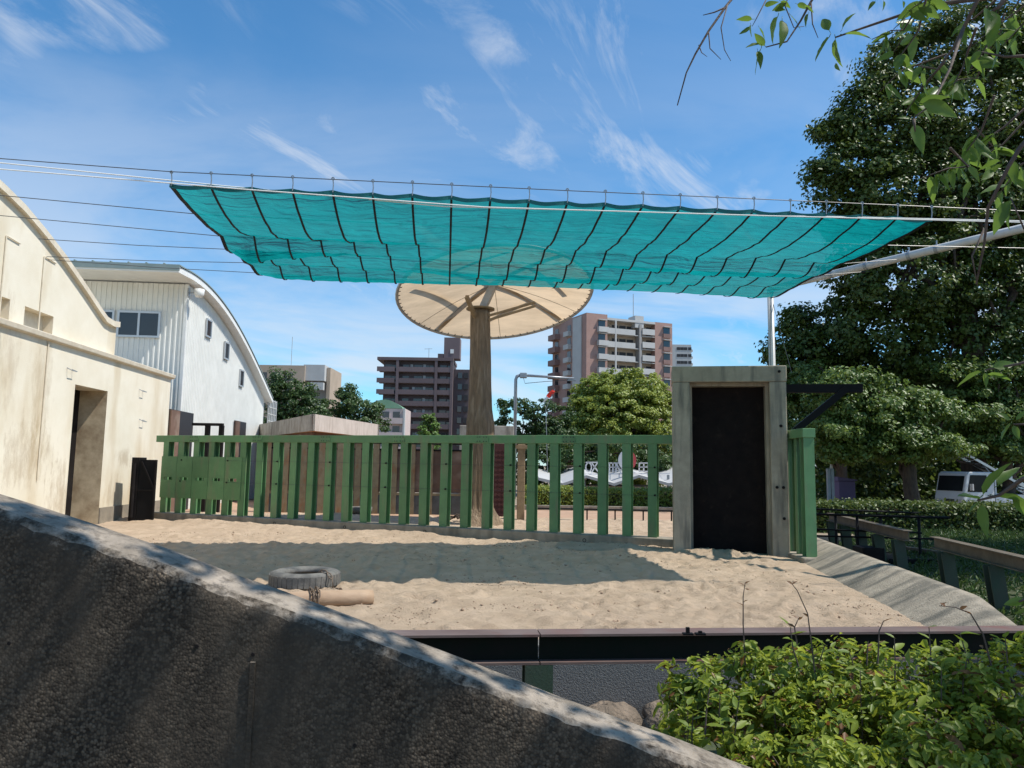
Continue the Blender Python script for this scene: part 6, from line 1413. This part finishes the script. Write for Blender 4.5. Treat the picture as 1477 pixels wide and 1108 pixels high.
def build_cherry():
    base = Vector((4.3, 0.9, ZG))
    root = thing('overhanging_cherry', 'near cherry tree whose leafy twigs hang into view at the top right', 'tree', base)
    mb = MB(); fork = Vector((4.0, 1.1, 3.1))
    limb(mb, base-Vector((0, 0, 0.2)), fork, 0.19, 0.13, 0.04, 12, 8)
    mb.tube([base+Vector((0, 0, -0.2)), base+Vector((0, 0, 0.25))], [0.3, 0.19], 12)
    ends = []
    for e, r in (((2.6, 1.9, 4.0), 0.07), ((1.4, 1.2, 4.6), 0.07), ((3.4, 0.2, 5.2), 0.08), ((0.9, 2.3, 4.2), 0.05), ((5.2, 2.0, 4.6), 0.07), ((5.6, 0.6, 4.4), 0.07), ((2.2, 0.2, 4.9), 0.06), ((0.0, 1.2, 4.9), 0.05), ((2.9, 3.1, 3.6), 0.05)):
        pts = limb(mb, fork, e, r, r*0.3, 0.07, 8, 7); ends.append(pts)
    mb.build('trunk', 'tree_bark', root, True)
    # canopy above the frame, some lobes added to shade the bush below
    lob = [(1.7, 1.1, 4.5, 0.9, 0.8, 0.5), (0.8, 1.2, 4.7, 0.9, 0.8, 0.45), (2.4, 0.7, 4.8, 0.8, 0.7, 0.5), (3.6, 0.2, 5.0, 1.1, 0.8, 0.7), (5.2, 1.4, 4.8, 1.0, 1.3, 0.8), (0.0, 1.2, 4.9, 0.7, 0.7, 0.35), (4.3, -0.6, 4.6, 1.2, 0.8, 0.8), (5.6, 2.6, 4.9, 0.9, 0.9, 0.6), (4.3, 1.9, 4.75, 0.7, 0.7, 0.35), (4.2, 1.7, 4.65, 0.7, 0.6, 0.3), (4.6, 1.8, 4.6, 0.7, 0.7, 0.3), (4.0, 1.6, 4.5, 0.5, 0.5, 0.3)]
    P, Nn, tint, cc = crown_points(lob, 330, 30, 0.24, 0.2)
    V, F = leaves(P-np.array(base), Nn, np.full(len(P), 0.10), 0.5)
    o = link(fast_mesh('crown', V, F, 'leaf_near', np.repeat(tint, 2)), 'crown', root, base); o['kind'] = 'stuff'
    # twigs in view: each polyline in pixels with a distance, leaves along
    def P3(t): return at_y(t[0], t[1], t[2])
    twigs = [
        # bare hanging twig at left
        ([(1080, -30, 2.9), (1048, 8, 2.85), (1022, 45, 2.8), (1003, 78, 2.8), (990, 105, 2.8), (977, 152, 2.8)], 0.006, []),
        ([(1048, 10, 2.85), (1030, 18, 2.85), (1014, 22, 2.85)], 0.004, []), ([(1050, 5, 2.85), (1040, 40, 2.8), (1045, 72, 2.8), (1054, 88, 2.8)], 0.003, []),
        ([(1022, 45, 2.8), (1024, 70, 2.8), (1040, 86, 2.8)], 0.003, []), ([(1008, 65, 2.8), (1012, 76, 2.8), (1020, 82, 2.8)], 0.0025, []),
        # leafy twig
        ([(1185, -20, 2.6), (1170, 2, 2.6), (1155, 30, 2.6), (1135, 60, 2.6), (1105, 68, 2.6)], 0.006, [(1103, 66, -10, -8, 24), (1098, 70, -8, 26, 36), (1093, 74, 4, 22, 26), (1096, 64, -20, 5, 22), (1128, 30, 0, 34, 42), (1122, 24, -10, 26, 40), (1140, 22, 14, 12, 26)]),
        ([(1110, -10, 2.7), (1092, 25, 2.7), (1085, 38, 2.7)], 0.003, [(1085, 28, -22, -4, 22), (1082, 38, -14, 8, 18), (1083, 36, 0, 20, 20), (1095, 40, 12, 14, 18), (1103, 8, 10, -4, 20), (1118, 14, 14, -6, 18), (1126, 2, 12, 6, 18)]),
        ([(1170, 5, 2.6), (1172, 35, 2.6), (1180, 55, 2.6)], 0.003, [(1166, 20, -6, 16, 20), (1160, 8, 10, 8, 18)]),
        ([(1140, -10, 2.7), (1132, 8, 2.7), (1145, 40, 2.7), (1160, 38, 2.7)], 0.003, [(1133, 5, -18, 6, 20), (1150, 6, 16, 4, 20)]),
        # long twig from the right
        ([(1500, -10, 2.2), (1400, 0, 2.3), (1340, 8, 2.4), (1290, 25, 2.45), (1240, 42, 2.5), (1205, 54, 2.5)], 0.008, [(1196, 54, -18, 28, 40), (1205, 56, 2, 34, 40), (1218, 50, 32, 2, 36), (1196, 44, -6, -26, 34), (1215, 42, 10, -22, 30), (1205, 92, 2, 16, 14)]),
        ([(1310, 15, 2.4), (1300, 40, 2.4), (1298, 48, 2.4)], 0.002, []),
        ([(1275, -20, 2.5), (1265, 0, 2.5)], 0.004, [(1262, 2, -10, 10, 16), (1274, 2, 2, 14, 16), (1302, 2, 0, 10, 14)]),
        # hanging spray in front of the tall tree
        ([(1420, -20, 1.9), (1395, 30, 1.95), (1375, 70, 2.0), (1352, 100, 2.0), (1325, 95, 2.05)], 0.006, [(1322, 92, -12, 6, 20), (1328, 96, -12, 18, 26), (1334, 98, 2, 24, 30), (1344, 98, 10, 20, 26), (1356, 92, 18, 12, 26), (1296, 100, 4, 14, 18)]),
        ([(1477, -30, 1.5), (1440, 10, 1.5), (1428, 18, 1.5)], 0.007, [(1425, 14, -16, 50, 58), (1436, 18, -6, 46, 50)]),
        ([(1500, 80, 1.9), (1450, 82, 1.95), (1410, 74, 2.0)], 0.005, [(1440, 80, -10, 16, 26), (1452, 76, 10, -20, 28), (1462, 80, 18, 14, 28), (1416, 74, -14, 12, 24), (1425, 68, 8, -18, 24), (1470, 84, 8, 22, 26)]),
        ([(1390, 40, 1.95), (1370, 100, 1.9), (1345, 150, 1.85), (1318, 170, 1.8)], 0.005, [(1325, 150, 34, -8, 42), (1330, 150, 56, 14, 58), (1318, 180, 8, 38, 46), (1314, 172, -14, -2, 20)]),
        ([(1318, 172, 1.8), (1320, 190, 1.8)], 0.004, []),
        # right edge sprays
        ([(1500, 180, 1.7), (1470, 215, 1.7), (1455, 240, 1.7), (1425, 300, 1.75), (1420, 350, 1.8), (1408, 410, 1.8)], 0.006, [(1443, 232, -22, 8, 30), (1446, 238, -30, 28, 40), (1462, 232, 8, 24, 34), (1432, 246, -18, 14, 28), (1400, 262, -8, 22, 26), (1470, 240, 6, 14, 24), (1455, 290, -12, 44, 48), (1462, 285, -14, 40, 44)]),
        ([(1510, 300, 1.7), (1477, 330, 1.7), (1458, 286, 1.7)], 0.004, []),
        ([(1420, 330, 1.8), (1402, 370, 1.8), (1410, 412, 1.8)], 0.003, []),
        ([(1520, 510, 1.6), (1470, 525, 1.65), (1420, 534, 1.7)], 0.005, [(1416, 536, -24, 16, 36), (1420, 538, 2, 16, 20), (1432, 530, 26, -6, 32), (1424, 540, 28, 8, 30)]),
        ([(1520, 610, 1.5), (1477, 612, 1.55), (1462, 612, 1.55)], 0.004, [(1458, 612, -26, 24, 34), (1462, 614, 4, 18, 20), (1466, 606, 10, -14, 22), (1456, 606, -10, -8, 18)]),
        ([(1530, 680, 1.2), (1477, 690, 1.25), (1440, 715, 1.3), (1410, 722, 1.3)], 0.005, [(1412, 720, -34, -6, 42), (1414, 724, -14, 10, 26), (1416, 728, 8, 38, 44), (1418, 714, 24, -34, 56), (1440, 700, 30, -20, 50), (1436, 716, 44, 8, 48), (1460, 720, 30, 30, 52), (1470, 690, 34, -14, 46)]),
        ([(1530, 850, 1.2), (1490, 860, 1.2), (1470, 868, 1.2)], 0.004, [(1478, 866, -22, 6, 26), (1482, 872, -16, 12, 24)]),
    ]
    for k in range(20):
        x0 = random.uniform(1290, 1480); y0 = random.uniform(-20, 130) if k < 14 else random.uniform(150, 330); dd = random.uniform(2.0, 3.2)
        if k >= 14: x0 = random.uniform(1390, 1480)
        x1 = x0-random.uniform(20, 70); y1 = y0+random.uniform(10, 60); lv = []
        for q in range(random.randint(4, 8)):
            t = random.random(); ln = random.uniform(22, 40); an = random.uniform(0.2, 2.9); lv.append((x0+(x1-x0)*t, y0+(y1-y0)*t, ln*math.cos(an), ln*math.sin(an), ln))
        twigs.append(([(x0+random.uniform(-30, 70), y0-random.uniform(20, 60), dd-0.1), (x0, y0, dd), ((x0+x1)/2+5, (y0+y1)/2-6, dd), (x1, y1, dd)], 0.004, lv))
    for pts, r, lv in twigs:
        pp = [P3(t) for t in pts]; n = len(pp)
        tw = MB().tube(pp, [r*(1-0.65*i/(n-1)) for i in range(n)], 6).build('twig', 'twig', root, True)
        dep = sum(t[2] for t in pts[-2:])/2
        for (lx, ly, dx, dy, ln) in lv:
            p = at_y(lx, ly, dep); q = at_y(lx+dx, ly+dy, dep); d = q-p; d.y = random.uniform(-0.5, 0.5)*d.length; 
            L = ln/F0*dep*1.08
            link(random.choice(LEAF), 'leaf', tw, p, orient(d, random.uniform(-0.9, 0.9)+random.choice((0, 0, 1.2, -1.2))), (L, L*random.uniform(0.85, 1.1), L))
build_cherry()

def build_bush():
    c = at_y(1240, 1030, 2.6); base = Vector((1.7, 2.75, -0.34))
    root = thing('leafy_bush', 'glossy leafy bush in the foreground before the barrier rail', 'bush', base)
    lob = []
    for px, py, rx, ry, Y in ((1060, 1010, 80, 60, 2.9), (1130, 985, 90, 50, 2.9), (1010, 1020, 50, 60, 2.95), (1230, 1000, 110, 55, 2.8), (1350, 1005, 110, 60, 2.7), (1450, 1010, 100, 70, 2.6), (1100, 1070, 130, 60, 2.7), (1250, 1080, 150, 70, 2.5), (1400, 1090, 150, 80, 2.4), (1540, 1040, 110, 110, 2.5), (1200, 1140, 200, 60, 2.4), (1420, 1170, 180, 70, 2.3)):
        q = at_y(px-10, py-8, Y); s = Y/F0; lob.append((q.x, Y, q.z, rx*s, rx*s*0.9, ry*s))
    P, Nn, tint, cc = crown_points(lob, 900, 30, 0.055, 0.35)
    # thin the volume, keep leaves outside the wall
    keep = (P[:, 1] > 2.12) & (P[:, 2] > -0.3); P, Nn, tint = P[keep], Nn[keep], tint[keep]
    V, F = leaves(P-np.array(base), Nn, rng.choice([0.022, 0.03, 0.04, 0.055], len(P), p=[0.35, 0.35, 0.2, 0.1]), 0.42)
    me = fast_mesh('foliage', V, F, 'leaf_bush', np.repeat(tint, 2)); me.materials.append(M['leaf_red'])
    red = np.repeat((rng.uniform(0, 1, len(P)) < 0.07).astype(np.int32), 2); me.polygons.foreach_set('material_index', red); me.update()
    o = link(me, 'foliage', root, base); o['kind'] = 'stuff'
    mb = MB()
    for k in range(60):
        e = Vector(cc[int(rng.integers(len(cc)))]); 
        if e.y < 2.15: continue
        b = base+Vector((random.uniform(-0.5, 0.9), random.uniform(-0.25, 0.25), 0)); limb(mb, b, e, 0.008, 0.002, 0.05, 5, 5)
    mb.build('stems', 'twig', root, True)
    # large single leaves on top
    BL = [leaf_shape('leaf', 'leaf_bush', 1, 0.42, cu, f) for cu, f in ((0.15, 0.25), (0.3, 0.4), (0.05, 0.35))]
    cnt = 0
    sprigs = []
    for k in range(44):
        px = random.uniform(960, 1477); py = 1000-70*math.sin((px-940)/560*2.2)*random.uniform(0.3, 1.05)+random.uniform(-8, 70) if px > 1010 else random.uniform(985, 1060)
        sprigs.append((px, py, random.uniform(2.45, 2.9)))
    sprigs += [(1140, 905, 2.75), (1190, 930, 2.7), (1290, 920, 2.6), (1340, 905, 2.6), (1385, 915, 2.55), (1450, 920, 2.5), (1060, 950, 2.85), (1090, 940, 2.85), (1040, 965, 2.85), (1230, 960, 2.7)]
    for px, py, Y in sprigs:
        tip = at_y(px, py, Y); ft = tip+Vector((random.uniform(-.03, .03), random.uniform(-.02, .05), -random.uniform(0.10, 0.2))); 
        st = MB().tube([ft, ft.lerp(tip, 0.5)+Vector((random.uniform(-.01, .01), 0, 0)), tip], [0.003, 0.0025, 0.0015], 5).build('sprig', 'twig', root)
        nl = random.randint(4, 7)
        for i in range(nl):
            if cnt >= 300: break
            t = (i+1)/nl; p = ft.lerp(tip, t); a = i*2.4+px; up = 0.3+0.7*t
            d = Vector((math.cos(a), math.sin(a), up*random.uniform(0.2, 0.9))); L = random.uniform(0.04, 0.075)*(1.1-0.3*t)
            link(random.choice(BL), 'leaf', st, p, orient(d, random.uniform(-0.5, 0.5)), (L, L, L)); cnt += 1
    # tall thin shoots
    shoot_leaf = leaf_shape('leaf', 'leaf_red', 1, 0.5, 0.1, 0.3)
    for pts, Y in (([(1180, 1010), (1172, 940), (1165, 885), (1150, 852), (1142, 842)], 2.7), ([(1075, 960), (1072, 900), (1072, 860), (1075, 840)], 2.85), ([(1430, 960), (1418, 915), (1400, 885), (1378, 876), (1355, 874)], 2.5), ([(1266, 960), (1268, 910), (1275, 895)], 2.65), ([(1150, 930), (1146, 905), (1153, 890)], 2.75), ([(1250, 960), (1252, 925)], 2.7)):
        pp = [at_y(a, b, Y) for a, b in pts]; n = len(pp); st = MB().tube(pp, [0.0032*(1-0.6*i/(n-1)) for i in range(n)], 5).build('shoot', 'twig', root)
        for i in range(1, n):
            for s in (-1, 1):
                if random.random() < 0.75: 
                    d = Vector((s*0.8, random.uniform(-.4, .4), 0.5)); L = random.uniform(0.018, 0.034); link(shoot_leaf, 'leaf', st, pp[i].lerp(pp[i-1], random.random()*0.5), orient(d, random.uniform(-1, 1)), (L, L, L))
build_bush()
